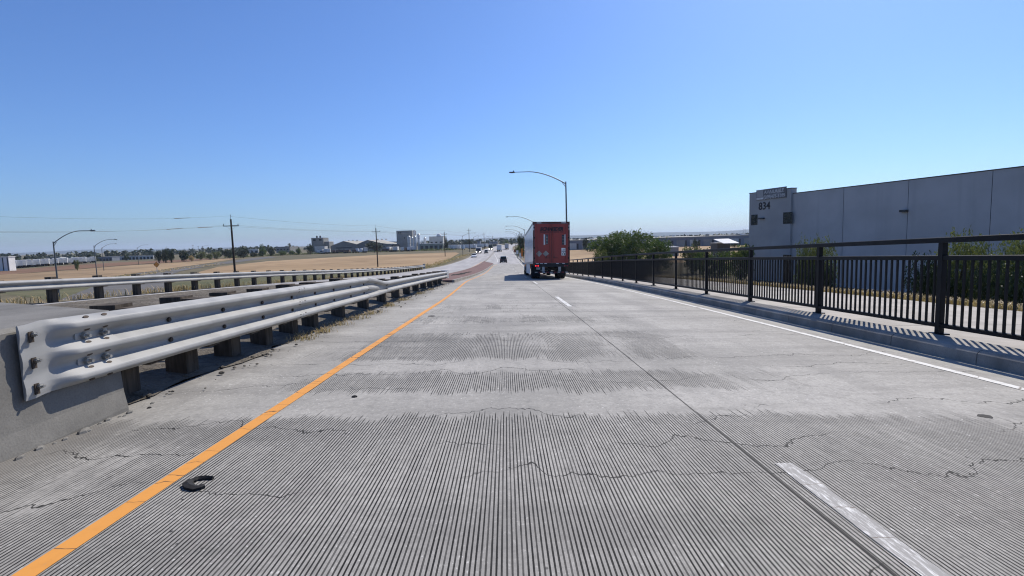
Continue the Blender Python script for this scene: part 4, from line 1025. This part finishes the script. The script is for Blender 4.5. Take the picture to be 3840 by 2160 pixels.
# ================================================================== FAR BUILDINGS
def shed(name, label, px0, px1, ptop, Y, depth, wall, roof='galvd', cat='building', group=None, wins=0, doors=0, wz=None, parapet=True):
    pm_ = (px0+px1)/2; a, b = aty(px0, ptop, Y), aty(px1, ptop, Y); h = aty(pm_, ptop, Y).z; cx = (a.x+b.x)/2; w = (b.x-a.x)
    t = thing(name, label, cat, (cx, Y, 0), 0, group)
    wl = ob('walls', MB().box(-w/2, w/2, 0, depth, 0, h), wall, t)
    ob('roof', MB().box(-w/2-.15, w/2+.15, -.15, depth+.15, h, h+.35), roof, t)
    for i in range(wins):
        x = -w/2+w*(i+.5)/wins; z = wz or h*.55
        ob('window', MB().box(x-w/wins*.22, x+w/wins*.22, -.06, .04, z-.7, z+.7), 'glass', t)
    for i in range(doors):
        x = -w/2+w*(i+.5)/doors; ob('dock_door', MB().box(x-min(2, w/doors*.3), x+min(2, w/doors*.3), -.07, .04, 0.05, min(4.2, h*.7)), 'dark', t)
    return t, w, h
for k, c in (('w_grey', (.20, .20, .19)), ('w_mid', (.27, .27, .255)), ('w_pale', (.48, .48, .46)), ('w_beige', (.33, .32, .28)), ('w_blue', (.17, .19, .23)), ('w_white', (.68, .68, .67)), ('w_rust', (.24, .20, .16)), ('w_green', (.25, .28, .24))): MT[k] = wallm(k, c)
YF = 470
t, w, h = shed('mill_tower', 'square grey mill tower with two roof vents left of the sheds', 1167, 1212, 893, YF, 14, 'w_grey', wins=2, wz=12)
for x in (-2, 1): ob('roof_vent', MB().tube([(x, 5, h+.35), (x, 5, h+2.2)], .7, 10), 'dark', t)
t, w, h = shed('mill_annex', 'lower grey annex with pale edge beside the square mill tower', 1213, 1234, 907, YF+2, 12, 'w_grey', 'w_pale', wins=1)
shed('white_shed', 'small white-roofed shed at the foot of the mill tower', 1180, 1217, 926, YF-14, 8, 'w_pale', 'w_white', doors=1)
def gable(name, label, pts, Y, depth, wall, roof):
    P = [aty(a, b, Y) for a, b in pts]; cx = (P[0].x+P[-1].x)/2; t = thing(name, label, 'building', (cx, Y, 0))
    poly = [(P[0].x-cx, 0)]+[(p.x-cx, max(.5, p.z)) for p in P]+[(P[-1].x-cx, 0)]
    ob('walls', MB().prism(poly, 0, depth), wall, t)
    for i in range(len(P)-1):
        a, b = P[i], P[i+1]; d = .35
        ob('roof_slope', MB().add([(a.x-cx, -.4, a.z+.02), (b.x-cx, -.4, b.z+.02), (b.x-cx, depth+.4, b.z+.02), (a.x-cx, depth+.4, a.z+.02), (a.x-cx, -.4, a.z+d), (b.x-cx, -.4, b.z+d), (b.x-cx, depth+.4, b.z+d), (a.x-cx, depth+.4, a.z+d)],
           [(0, 1, 2, 3), (4, 5, 6, 7), (0, 1, 5, 4), (1, 2, 6, 5), (2, 3, 7, 6), (3, 0, 4, 7)]), roof, t)
    x0, x1 = P[0].x-cx, P[-1].x-cx
    ob('eaves_band', MB().box(x0+(x1-x0)*.2, x0+(x1-x0)*.8, -.3, -.02, 3.9, 4.6), 'dark', t)
    for i in range(4): ob('shed_door', MB().box(x0+(x1-x0)*(.14+.2*i), x0+(x1-x0)*(.26+.2*i), -.2, -.02, 0, 3.4), 'w_mid', t)
    for i in range(3): ob('roof_vent', MB().cbox(((x0+x1)/2+(i-1)*4, depth*.5, max(p.z for p in P)+.6), (1.4, 2, 1.0)), 'w_pale', t)
    return t
gable('factory_shed', 'wide grey gabled factory shed next to the mill annex', [(1240, 924), (1288, 905), (1338, 917)], YF, 60, 'w_grey', 'w_beige')
gable('factory_shed', 'wide grey gabled factory shed behind the dark round tree', [(1339, 917), (1378, 901), (1420, 911), (1470, 918)], YF+1, 60, 'w_grey', 'w_beige')
shed('factory_annex', 'low grey flat-roofed annex between the gabled shed and the tall block', 1471, 1492, 916, YF+3, 20, 'w_rust', 'w_mid', doors=2)
t, w, h = shed('tall_factory_block', 'tall windowless grey factory block towering over the sheds', 1486, 1545, 866, YF+8, 22, 'w_mid', 'w_pale', wins=0)
for x in (-5, -3.4): ob('louvre', MB().box(x-.6, x+.6, -.06, .03, h-2.2, h-1.0), 'dark', t)
ob('hatch', MB().box(-.5, .5, -.06, .03, h-7, h-5.8), 'dark', t)
def silo(label, px0, px1, ptop, Y, mat='w_white', cone=True):
    a, b = aty(px0, ptop, Y), aty(px1, ptop, Y); r = (b.x-a.x)/2; h = a.z; t = thing('silo', label, 'silo', ((a.x+b.x)/2, Y, 0), group='factory silos')
    ob('shell', MB().tube([(0, 0, 0), (0, 0, h*.94)], r, 18), mat, t, smooth=True)
    ob('cap', MB().tube([(0, 0, h*.94), (0, 0, h)], [r*1.02, r*.35], 18), 'galvd', t, smooth=True)
    ob('ladder', MB().box(-.25, -.2, -r-.25, -r-.15, 0, h*.95).box(.2, .25, -r-.25, -r-.15, 0, h*.95), 'galvd', t)
    for k in range(3): ob('band', MB().tube([(0, 0, h*(.25+.22*k)), (0, 0, h*(.25+.22*k)+.25)], r*1.015, 18), 'w_pale', t)
for lab_, a, b, tp, Y in (('stout white silo at the foot of the tall factory block', 1527, 1539, 884, YF-4), ('white silo in the middle of the cluster beside the tall block', 1540, 1549, 888, YF-6), ('white silo right of the middle of the cluster', 1550, 1560, 884, YF-5),
                          ('tallest slim white stack of the silo cluster', 1550, 1556, 862, YF+4), ('slim white stack just right of the tallest one', 1557, 1561, 866, YF+5), ('grey silo standing alone right of the cluster', 1564, 1575, 876, YF-3)):
    silo(lab_, a, b, tp, Y)
shed('green_shed', 'long low greenish shed with a white roof edge right of the silos', 1573, 1661, 914, YF-12, 25, 'w_green', 'w_white', doors=5)
t, w, h = shed('white_process_building', 'white process building with a dome behind the greenish shed', 1609, 1661, 888, YF+20, 18, 'w_pale', 'w_mid', wins=3)
ob('dome', MB().tube([(2, 6, h+.35), (2, 6, h+1.5), (2, 6, h+2.6), (2, 6, h+3.1)], [2.2, 2.2, 1.5, .4], 14), 'w_white', t, smooth=True)
silo('small white tank left of the domed process building', 1588, 1598, 890, YF+15)
# around the far crossing
shed('far_shed', 'long white-edged shed behind the parked trucks at the crossing', 1672, 1765, 920, 560, 20, 'w_blue', 'w_white', doors=8)
shed('far_shed', 'pale low shed beyond the dark green truck', 1770, 1838, 917, 640, 20, 'w_mid', 'w_pale', doors=5)
shed('far_building', 'dark far building behind the two utility poles', 1790, 1800, 904, 700, 20, 'w_blue', 'dark')
shed('far_building', 'long dark far building left of the far box trailers', 1834, 1866, 906, 800, 30, 'w_blue', 'w_mid')
shed('far_building', 'brownish far building beside the last utility pole', 1838, 1862, 916, 600, 15, 'w_rust', 'w_rust')
# left background
t, w, h = shed('white_warehouse', 'tall white ribbed warehouse end with dark vertical strips', -40, 31, 966, 224, 3, 'w_white', 'w_white')
for px in (11.5, 29.5): x = aty(px, 990, 224).x-t.location.x; ob('dark_strip', MB().box(x-.22, x+.22, -.05, .03, .2, h), 'dark', t)
shed('long_warehouse', 'long grey warehouse behind the row of parked white trailers', 34, 120, 989, 285, 6, 'w_mid', 'w_pale', doors=9)
shed('long_warehouse', 'pale-roofed warehouse behind the parked trailers and the thin mast', 95, 172, 978, 335, 8, 'w_mid', 'w_white', doors=7)
t, w, h = shed('ribbed_block', 'dark grey ribbed block between the far left warehouses', 176, 222, 966, 330, 3, 'w_grey', 'w_mid')
for i in range(8): ob('rib', MB().box(-w/2+w*i/8, -w/2+w*i/8+.25, -.12, .02, 0, h), 'w_mid', t)
shed('white_tower', 'narrow white tower right of the ribbed block', 221, 226, 967, 326, 4, 'w_white', 'w_white')
shed('green_tank_house', 'greenish flat-roofed building left of the tall lamp', 237, 266, 962, 420, 5, 'w_green', 'leaf_dark')
shed('low_warehouse', 'long low pale warehouse right of the thin twin lamps', 385, 575, 961, 420, 8, 'w_pale', 'w_mid', doors=14)
shed('low_warehouse', 'dark low warehouse beside the far twin lamps', 345, 420, 966, 400, 8, 'w_blue', 'w_blue', doors=6)
shed('low_warehouse', 'pale far warehouse between the evergreen and the palm', 905, 968, 936, 620, 10, 'w_pale', 'w_white', doors=4)
shed('low_warehouse', 'grey far warehouse left of the palm tree', 1035, 1085, 926, 600, 25, 'w_grey', 'w_mid', wins=4)
# right background: very long grey distribution warehouse
t, w, h = shed('distribution_warehouse', 'very long low grey distribution warehouse behind the trees on the right', 2120, 2830, 893, 300, 160, 'w_blue', 'w_beige', doors=0)
for i in range(14):
    x = -w/2+w*(i+.5)/14; ob('wall_panel', MB().box(x-w/14*.30, x+w/14*.30, -.10, -.01, .3, h-1.5), 'w_mid' if i % 3 else 'w_pale', t)
    ob('dock_door', MB().box(x+w/14*.34, x+w/14*.46, -.12, -.01, .3, 3.6), 'dark', t)
for i in range(46):
    x = r5.uniform(-w/2, w/2); y = r5.uniform(4, 150); ob('roof_unit', MB().cbox((x, y, h+.85), (r5.uniform(1, 2.6), 1.6, r5.uniform(.6, 1.3))), r5.choice(['w_pale', 'dark', 'w_white', 'w_mid']), t)
shed('far_warehouse', 'pale far warehouse beside the numbered grey building', 2780, 2860, 879, 420, 60, 'w_mid', 'w_pale')
t, w, h = shed('white_canopy', 'bright white canopy roof among the bushes on the right', 2690, 2738, 914, 150, 5, 'dark', 'w_mid')
ob('canopy_roof', MB().add([(-w*.62, -5.5, h+.1), (w*.55, -5.5, h+.1), (w*.5, 1, h+1.3), (-w*.7, 1, h+1.3), (-w*.62, -5.5, h+.25), (w*.55, -5.5, h+.25), (w*.5, 1, h+1.45), (-w*.7, 1, h+1.45)], [(0, 1, 2, 3), (4, 5, 6, 7), (0, 1, 5, 4), (1, 2, 6, 5), (2, 3, 7, 6), (3, 0, 4, 7)]), 'w_white', t)
shed('white_shelter', 'low white flat roof left of the bushes before the distribution warehouse', 2508, 2545, 928, 170, 6, 'w_mid', 'w_white')
tw_ = thing('lattice_frame', 'slim white steel frame standing beside the numbered grey building', 'frame', tuple(onz(2791, 918)))
Lz = tw_.location.y; hh = 7+(866-866)*0; 
for dx in (-.55, .55): ob('leg', MB().tube([(dx, 0, 0), (dx, 0, 9.2)], .09, 8), 'off', tw_)
ob('crossbar', MB().tube([(-.55, 0, 9.15), (.55, 0, 9.15)], .09, 8), 'off', tw_)
for px, py, c_, lab_ in ((2186, 929, 'p_white', 'white van parked before the long warehouse left of the big tree'), (2538, 916, 'p_white', 'white car parked before the long warehouse right of the big tree'), (2470, 918, 'p_silver', 'silver car parked at the edge of the big tree')):
    p = onz(px, py+6); car(lab_, (p.x, p.y, .06), 1.4, c_, 'suv')
# warning sign on the side road
p = onz(590, 1022); t = thing('warning_sign', 'orange diamond warning sign on a thin post by the side road', 'sign', (p.x, p.y, 0))
ob('post', MB().box(-.06, .06, -.06, .06, 0, 2.6), 'galvd', t); ob('diamond', MB().prism([(-.85, 2.5), (0, 1.65), (.85, 2.5), (0, 3.35)], -.10, -.07), simple('orange_sign', (.75, .27, .03), .5, 0, .08), t); ob('border', MB().prism([(-.95, 2.5), (0, 1.55), (.95, 2.5), (0, 3.45)], -.068, -.055), 'ink', t)
# signs and markers beside the far right curb
for px, Y, hgt, mat, lab_ in ((1931, 205, 2.6, 'p_red', 'red-brown sign board at the far right curb'), (1940, 170, 2.8, 'off', 'white sign board at the far right curb'), (1952, 140, 2.4, 'off', 'pale sign board left of the truck cab'), (1946, 215, 2.2, 'dark', 'dark narrow marker post at the far right curb')):
    p = aty(px, 950, Y); t = thing('road_sign', lab_, 'sign', (p.x, Y, zs(p.x, Y))); ob('post', MB().box(-.05, .05, -.05, .05, -.1, hgt), 'galvd', t); ob('board', MB().box(-.35, .35, -.09, -.055, hgt-1.2, hgt), mat, t)
# wire fence posts beyond the right railing
for i, px in enumerate((2164, 2178, 2193, 2207, 2222, 2310, 2350)):
    p = aty(px, 960, 75); t = thing('fence_post', 'rusty brown steel fence post standing before the dry field on the right', 'fence post', (p.x, 75, .3), group='fence posts by the dry field'); ob('stake', MB().tube([(0, 0, -.4), (0, 0, 3.6)], .05, 6), 'w_rust', t); ob('cap', MB().box(-.07, .07, -.07, .07, 3.6, 3.66), 'w_rust', t)
# thin masts on the skyline
for px, pt, Y, lab_ in ((105, 958, 300, 'thin dark mast before the far left warehouses'), (160, 951, 600, 'short lattice mast above the far left warehouses'), (358, 945, 420, 'thin mast left of the twin lamps'), (723, 918, 600, 'thin mast right of the dark round trees'), (743, 922, 640, 'left leg of the twin far masts'), (759, 922, 640, 'right leg of the twin far masts'), (1793, 887, 900, 'small far mast above the crossing'), (1830, 887, 950, 'far light mast right of the utility poles'), (1878, 892, 950, 'far mast above the white box trailer'), (1898, 888, 900, 'far mast above the grey box trailer')):
    p = aty(px, pt, Y); t = thing('mast', lab_, 'mast', (p.x, Y, 0)); ob('pole', MB().tube([(0, 0, 0), (0, 0, p.z)], [.22, .14], 6), 'lamp_steel', t); ob('crossbar', MB().cbox((0, 0, p.z-.6), (2.2, .2, .25)), 'lamp_steel', t)
# ================================================================== TREES AND SHRUBS
def crown_mesh(name, blobs, n, leaf, seed, mat, hollow=.5, droop=0):
    r = random.Random(seed); v = []; f = []
    wts = [b[3]*b[4]*b[5] for b in blobs]
    clumps = []
    for k in range(n//9):
        b = r.choices(blobs, wts)[0]
        d = Vector((r.gauss(0, 1), r.gauss(0, 1), r.gauss(0, 1))).normalized(); q = r.uniform(hollow, 1.04)
        clumps.append(Vector((b[0]+d.x*b[3]*q, b[1]+d.y*b[4]*q, b[2]+d.z*b[5]*q)))
    for c in clumps:
        for i in range(9):
            p = c+Vector((r.gauss(0, leaf*1.1), r.gauss(0, leaf*1.1), r.gauss(0, leaf*.9)))
            a = Vector((r.gauss(0, 1), r.gauss(0, 1), r.gauss(0, .7)-droop)).normalized(); b = a.cross(Vector((r.gauss(0, 1), r.gauss(0, 1), r.gauss(0, 1)))).normalized()
            s = leaf*r.uniform(.5, 1.25); o = len(v); w = s*.42
            v += [tuple(p-a*s), tuple(p+b*w), tuple(p+a*s), tuple(p-b*w)]; f.append((o, o+1, o+2, o+3))
    m = bpy.data.meshes.new(name); m.from_pydata(v, [], f); m.materials.append(G(mat)); return m
def blobs_round(seed, k=9, sp=.62):
    r = random.Random(seed); B = [(0, 0, .52, .62, .62, .42)]
    for i in range(k):
        a = r.random()*6.28; q = r.uniform(.35, sp); B.append((q*math.cos(a), q*math.sin(a), r.uniform(.25, .80), r.uniform(.22, .40), r.uniform(.22, .40), r.uniform(.14, .26)))
    return B
CR = {}
def unit(kind, mat, n=2400, leaf=.055):
    key = (kind, mat, n)
    if key not in CR:
        seed = len(CR)*13+5
        if kind.startswith('round'): B = blobs_round(seed)
        elif kind.startswith('cone'): B = [(0, 0, .18+.16*i, .95-.17*i, .95-.17*i, .15) for i in range(5)]+[(0, 0, .93, .16, .16, .1)]
        elif kind.startswith('low'): B = [(x*.62, random.Random(seed+x*3).uniform(-.3, .3), random.Random(seed+x).uniform(.3, .5), .45, .6, random.Random(seed+x*7).uniform(.28, .48)) for x in (-1.1, -.6, 0, .5, 1.0)]
        else: B = blobs_round(seed, 6, .4)
        CR[key] = crown_mesh('crown', B, n, leaf, seed, mat)
    return CR[key]
def tree(label, px0, px1, ptop, pbase, Y, kind='round', mat='leaf', n=2400, leaf=.055, z0=0.0, name='tree', group=None, cat='tree', dep=1.0, trunk=.3):
    pm_ = (px0+px1)/2; c = aty(pm_, pbase, Y); w = (aty(px1, ptop, Y).x-aty(px0, ptop, Y).x)/2; h = aty(pm_, ptop, Y).z-z0
    t = thing(name, label, cat, (c.x, Y, z0), 0, group); r = random.Random(px0)
    tr = MB(); tr.tube([(0, 0, -.2), (w*.03, 0, h*.25), (-w*.02, 0, h*.5), (0, 0, h*.72)], [h*.035, h*.028, h*.018, h*.006], 7)
    for i in range(5):
        a = i*1.25+r.random(); z = h*(.18+.08*i); tr.tube([(0, 0, z), (w*.3*math.cos(a), w*.3*math.sin(a), z+h*.14), (w*.55*math.cos(a), w*.55*math.sin(a), z+h*.25)], [h*.017, h*.01, h*.003], 5)
    ob('trunk', tr, 'bark', t)
    cr = link('crown', unit(kind, mat, n, leaf), None, t, (0, 0, 0), r.random()*6.28 if not kind.startswith('low') else 0); cr.scale = (w*1.04, w*1.04*dep, h*1.02); return t
tree('big leafy green tree rising behind the railing to the right of the truck', 2200, 2475, 858, 990, 96, 'round_big', 'leaf', 16000, .028, -.3)
tree('smaller leafy tree merging with the right side of the big green tree', 2390, 2540, 886, 990, 100, 'round_b2', 'leaf', 8000, .036, -.3)
tree('dry olive shrub at the left foot of the big green tree', 2212, 2290, 935, 990, 88, 'round_c', 'leaf_olive', 3000, .055, -.2, 'shrub', cat='shrub')
tree('olive shrub right of the gap after the big green tree', 2545, 2650, 915, 990, 92, 'round_d', 'leaf_olive', 4000, .05, -.2, 'shrub', cat='shrub')
tree('dark shrub below the white canopy roof', 2620, 2740, 914, 990, 84, 'low_a', 'leaf', 4000, .055, -.2, 'shrub', cat='shrub')
tree('bright green shrub beside the left corner of the numbered warehouse', 2715, 2835, 918, 990, 70, 'round_e', 'leaf_bright', 4500, .05, -.2, 'shrub', cat='shrub')
tree('round tree before the long distribution warehouse left of the big tree', 2180, 2214, 893, 930, 280, 'round_f', 'leaf_dark', 1600, .07)
for px0, px1, pt in ((2590, 2630, 897), (2735, 2775, 902), (2690, 2725, 908)):
    tree('small dark tree in the planting before the distribution warehouse', px0, px1, pt, 925, 250, 'round_f', 'leaf_dark', 1600, .07, group='trees before the distribution warehouse')
tree('tall dark tree standing on the right curb beyond the truck cab', 1936, 1975, 872, 940, 225, 'round_g', 'leaf_dark', 3000, .05)
for i, (px0, px1, pt, lab_) in enumerate(((1930, 1955, 920, 'pale flowering shrub at the far right curb before the dark tree'), (1952, 1975, 926, 'olive shrub at the far right curb beside the truck cab'))):
    tree(lab_, px0, px1, pt, 945, 190, 'round_c', 'leaf_olive', 1600, .07, .4, 'shrub', cat='shrub')
# shrubs between the sidewalk and building 834
def shrub_at(label, px0, px1, ptop, Y, z0, mat, n=9000, leaf=.04, kind='round', dep=1.0): return tree(label, px0, px1, ptop, 1100, Y, kind, mat, n, leaf, z0, 'shrub', cat='shrub', dep=dep)
shrub_at('tall green shrub with dark base before the wall of the numbered warehouse', 3440, 3770, 846, 17.0, 2.2, 'leaf_olive', 24000, .021, 'round_h')
shrub_at('large green shrub right of the tall one at the end of the grey wall', 3620, 4050, 846, 15.0, 2.0, 'leaf_olive', 24000, .021, 'round_i')
shrub_at('dark leafy shrub showing through the railing bars below the tall shrub', 3380, 3640, 975, 16.0, 2.4, 'leaf_dark', 16000, .025, 'round_j')
shrub_at('dark leafy shrub behind the railing at the right end of the sidewalk', 3600, 3980, 960, 13.5, 2.6, 'leaf_dark', 18000, .025, 'round_j2')
shrub_at('slender shrub before the grey wall just right of the corner panel', 2955, 3135, 895, 23, 2.4, 'leaf_olive', 14000, .026, 'round_k')
shrub_at('low dark shrub at the foot of the slender shrub', 3000, 3130, 980, 21, 2.4, 'leaf_dark', 9000, .032, 'round_l')
# left background trees
LT = [(582, 612, 934, 985, 282, 'round_m', 'leaf_dark', 'dark round tree at the left of the three by the side road'), (604, 640, 929, 986, 284, 'round_n', 'leaf_dark', 'tallest dark tree of the three by the side road'), (630, 657, 932, 985, 281, 'round_m', 'leaf_dark', 'dark tree at the right of the three by the side road'),
      (668, 712, 935, 981, 300, 'round_n', 'leaf_dark', 'dark dense tree standing alone right of the three'), (706, 730, 958, 980, 300, 'round_c', 'straw', 'small straw-coloured bush beside the dark dense tree'),
      (728, 778, 943, 975, 330, 'round_c', 'leaf_olive', 'olive green bush left of the tall utility pole'), (774, 802, 950, 974, 320, 'round_d', 'leaf_olive', 'greyish bush between the two olive green bushes'), (795, 834, 942, 974, 330, 'round_c', 'leaf_olive', 'second olive green bush by the tall utility pole'),
      (832, 892, 931, 970, 350, 'round_m', 'leaf_dark', 'broad dark evergreen mass behind the tall utility pole'), (880, 945, 927, 968, 355, 'round_n', 'leaf_dark', 'dark evergreen mass right of the tall utility pole'), (935, 970, 944, 966, 370, 'round_m', 'leaf_dark', 'low dark bush right of the evergreen mass'),
      (966, 1006, 930, 964, 390, 'round_n', 'leaf', 'green tree under the round-topped one'), (970, 1000, 915, 964, 400, 'round_top', 'leaf', 'round-topped taller green tree left of the palm'), (1002, 1036, 926, 962, 400, 'round_n', 'leaf_dark', 'dark tree right of the round-topped green tree'),
      (1036, 1082, 940, 961, 405, 'round_c', 'leaf', 'low green bushes left of the palm tree'), (1080, 1110, 938, 958, 410, 'round_m', 'leaf', 'low green bush under the palm tree'), (1106, 1132, 930, 955, 415, 'round_n', 'leaf', 'green tree between the palm and the mill tower'),
      (1146, 1182, 913, 952, 420, 'round_m', 'leaf_dark', 'dark tree at the left foot of the mill tower'), (1368, 1442, 906, 945, 415, 'round_top', 'leaf_dark', 'big dark dome-shaped tree before the gabled sheds'),
      (1661, 1684, 880, 925, 440, 'cone_a', 'leaf_dark', 'dark pointed cypress behind the third utility pole'), (1748, 1770, 895, 920, 520, 'round_m', 'leaf_dark', 'dark tree beside the fourth utility pole'), (1690, 1704, 912, 925, 500, 'round_n', 'leaf_dark', 'small dark tree right of the cypress'),
      (56, 86, 969, 990, 280, 'round_n', 'leaf_dark', 'dark round tree left of the thin mast'), (146, 162, 975, 988, 300, 'round_m', 'leaf_dark', 'small dark tree in front of the pale-roofed warehouse'), (345, 372, 958, 972, 395, 'cone_a', 'leaf_dark', 'dark tree left of the thin twin lamps'),
      (1885, 1912, 898, 922, 640, 'round_c', 'leaf', 'pale green far tree beyond the grey box trailer'), (1912, 1925, 902, 922, 620, 'round_n', 'leaf_dark', 'dark far tree at the end of the road'), (278, 300, 974, 998, 205, 'round_c', 'leaf_olive', 'lone scrubby bush in the brown field by the tall lamp')]
for a, b, c, d, Y, k, m, lab_ in LT: tree(lab_, a, b, c, d, Y, k, m, 2400 if Y < 420 else 1600, .06, group='far trees')
# palm
p = aty(1085, 909, 450); t = thing('palm_tree', 'slender palm with a tight dark head above the low bushes', 'palm', (p.x, 450, 0)); H_ = p.z
ob('trunk', MB().tube([(0, 0, 0), (.15, 0, H_*.5), (0, 0, H_-2)], [.28, .22, .2], 8), 'bark', t)
pc = MB()
for k in range(42):
    a = r5.random()*6.28; e = r5.uniform(-.9, 1.3); d = Vector((math.cos(a)*math.cos(e), math.sin(a)*math.cos(e), math.sin(e)))*1.9; s_ = Vector((-math.sin(a), math.cos(a), 0))*.28; b0 = Vector((0, 0, H_-2)); o = len(pc.v)
    pc.v += [tuple(b0), tuple(b0+d*.6+s_), tuple(b0+d-Vector((0, 0, .35))), tuple(b0+d*.6-s_)]; pc.f.append((o, o+1, o+2, o+3))
ob('crown', pc, 'leaf_dark', t)
# far woods that read as one mass
fwm = MB(); r6 = random.Random(4)
def woods(pxa, pxb, Y, n, hmin, hmax, leafs=26):
    v = []; f = []
    for i in range(n):
        px = r6.uniform(pxa, pxb); y = Y+r6.uniform(-60, 60); x = aty(px, 940, y).x; h = r6.uniform(hmin, hmax); w = h*r6.uniform(.5, 1.1)
        for k in range(leafs):
            d = Vector((r6.gauss(0, 1), r6.gauss(0, 1), r6.gauss(0, 1))).normalized(); p_ = Vector((x+d.x*w*.6, y+d.y*w*.6, h*.5+d.z*h*.5)); a = Vector((r6.gauss(0, 1), r6.gauss(0, 1), r6.gauss(0, 1))).normalized(); b = a.cross(d).normalized(); s_ = h*.22; o = len(v)
            v += [tuple(p_-a*s_), tuple(p_+b*s_), tuple(p_+a*s_), tuple(p_-b*s_)]; f.append((o, o+1, o+2, o+3))
    fwm.add(v, f)
woods(-200, 600, 700, 130, 3.5, 8.5); woods(600, 1500, 800, 150, 4, 9); woods(1500, 2000, 1000, 120, 5, 10); woods(2050, 2900, 760, 120, 4, 7.0); woods(-200, 900, 430, 40, 2.5, 5)
tag(ob('far_woods', fwm, 'leaf_dark'), 'far dark line of trees along the horizon', 'woods', kind='stuff')
# scrub along the back edge of the fields
hg = MB(); sp = []
def hedge(pts, n, h, matname, name, lab_):
    v = []; f = []; mb = MB()
    for i in range(n):
        k = r6.randrange(len(pts)-1); a, b = onz(*pts[k]), onz(*pts[k+1]); q = a.lerp(b, r6.random()); x, y = q.x+r6.gauss(0, 1.2), q.y+r6.gauss(0, 2.5); hh_ = h*r6.uniform(.4, 1.2)
        for m_ in range(9):
            p_ = Vector((x+r6.gauss(0, hh_*.5), y+r6.gauss(0, hh_*.5), abs(r6.gauss(.3, .35))*hh_)); a_ = Vector((r6.gauss(0, 1), r6.gauss(0, 1), r6.gauss(0, 1))).normalized(); b_ = a_.cross(Vector((0.3, .2, 1))).normalized(); s_ = hh_*.3; o = len(mb.v)
            mb.v += [tuple(p_-a_*s_), tuple(p_+b_*s_*.6), tuple(p_+a_*s_), tuple(p_-b_*s_*.6)]; mb.f.append((o, o+1, o+2, o+3))
    o = ob(name, mb, matname); tag(o, lab_, 'scrub', kind='stuff'); return o
hedge([(860, 968), (1000, 960), (1200, 952), (1400, 945), (1600, 940), (1710, 938)], 900, 1.6, 'leaf_olive', 'field_scrub', 'grey-green scrub along the back edge of the dry field')
hedge([(430, 1044), (560, 1028), (640, 1012), (760, 1000), (830, 990)], 420, .55, 'straw', 'verge_scrub', 'rough weeds along the edge of the side road')
hedge([(1560, 1010), (1640, 992), (1700, 972), (1750, 955)], 500, .55, 'straw', 'verge_grass', 'dry yellow grass on the verge of the oncoming road')
# ================================================================== AIR
hz = NT('haze_air'); hz.t.nodes.remove(hz.b)
pv = hz.n('VolumePrincipled'); pv.inputs['Color'].default_value = (.72, .84, 1, 1); pv.inputs['Density'].default_value = .000095; pv.inputs['Anisotropy'].default_value = .2
hz.t.links.new(pv.outputs[0], hz.out.inputs['Volume'])
tag(ob('haze', MB().box(-9500, 9500, -500, 14500, -6, 130), hz.m), kind='stuff')
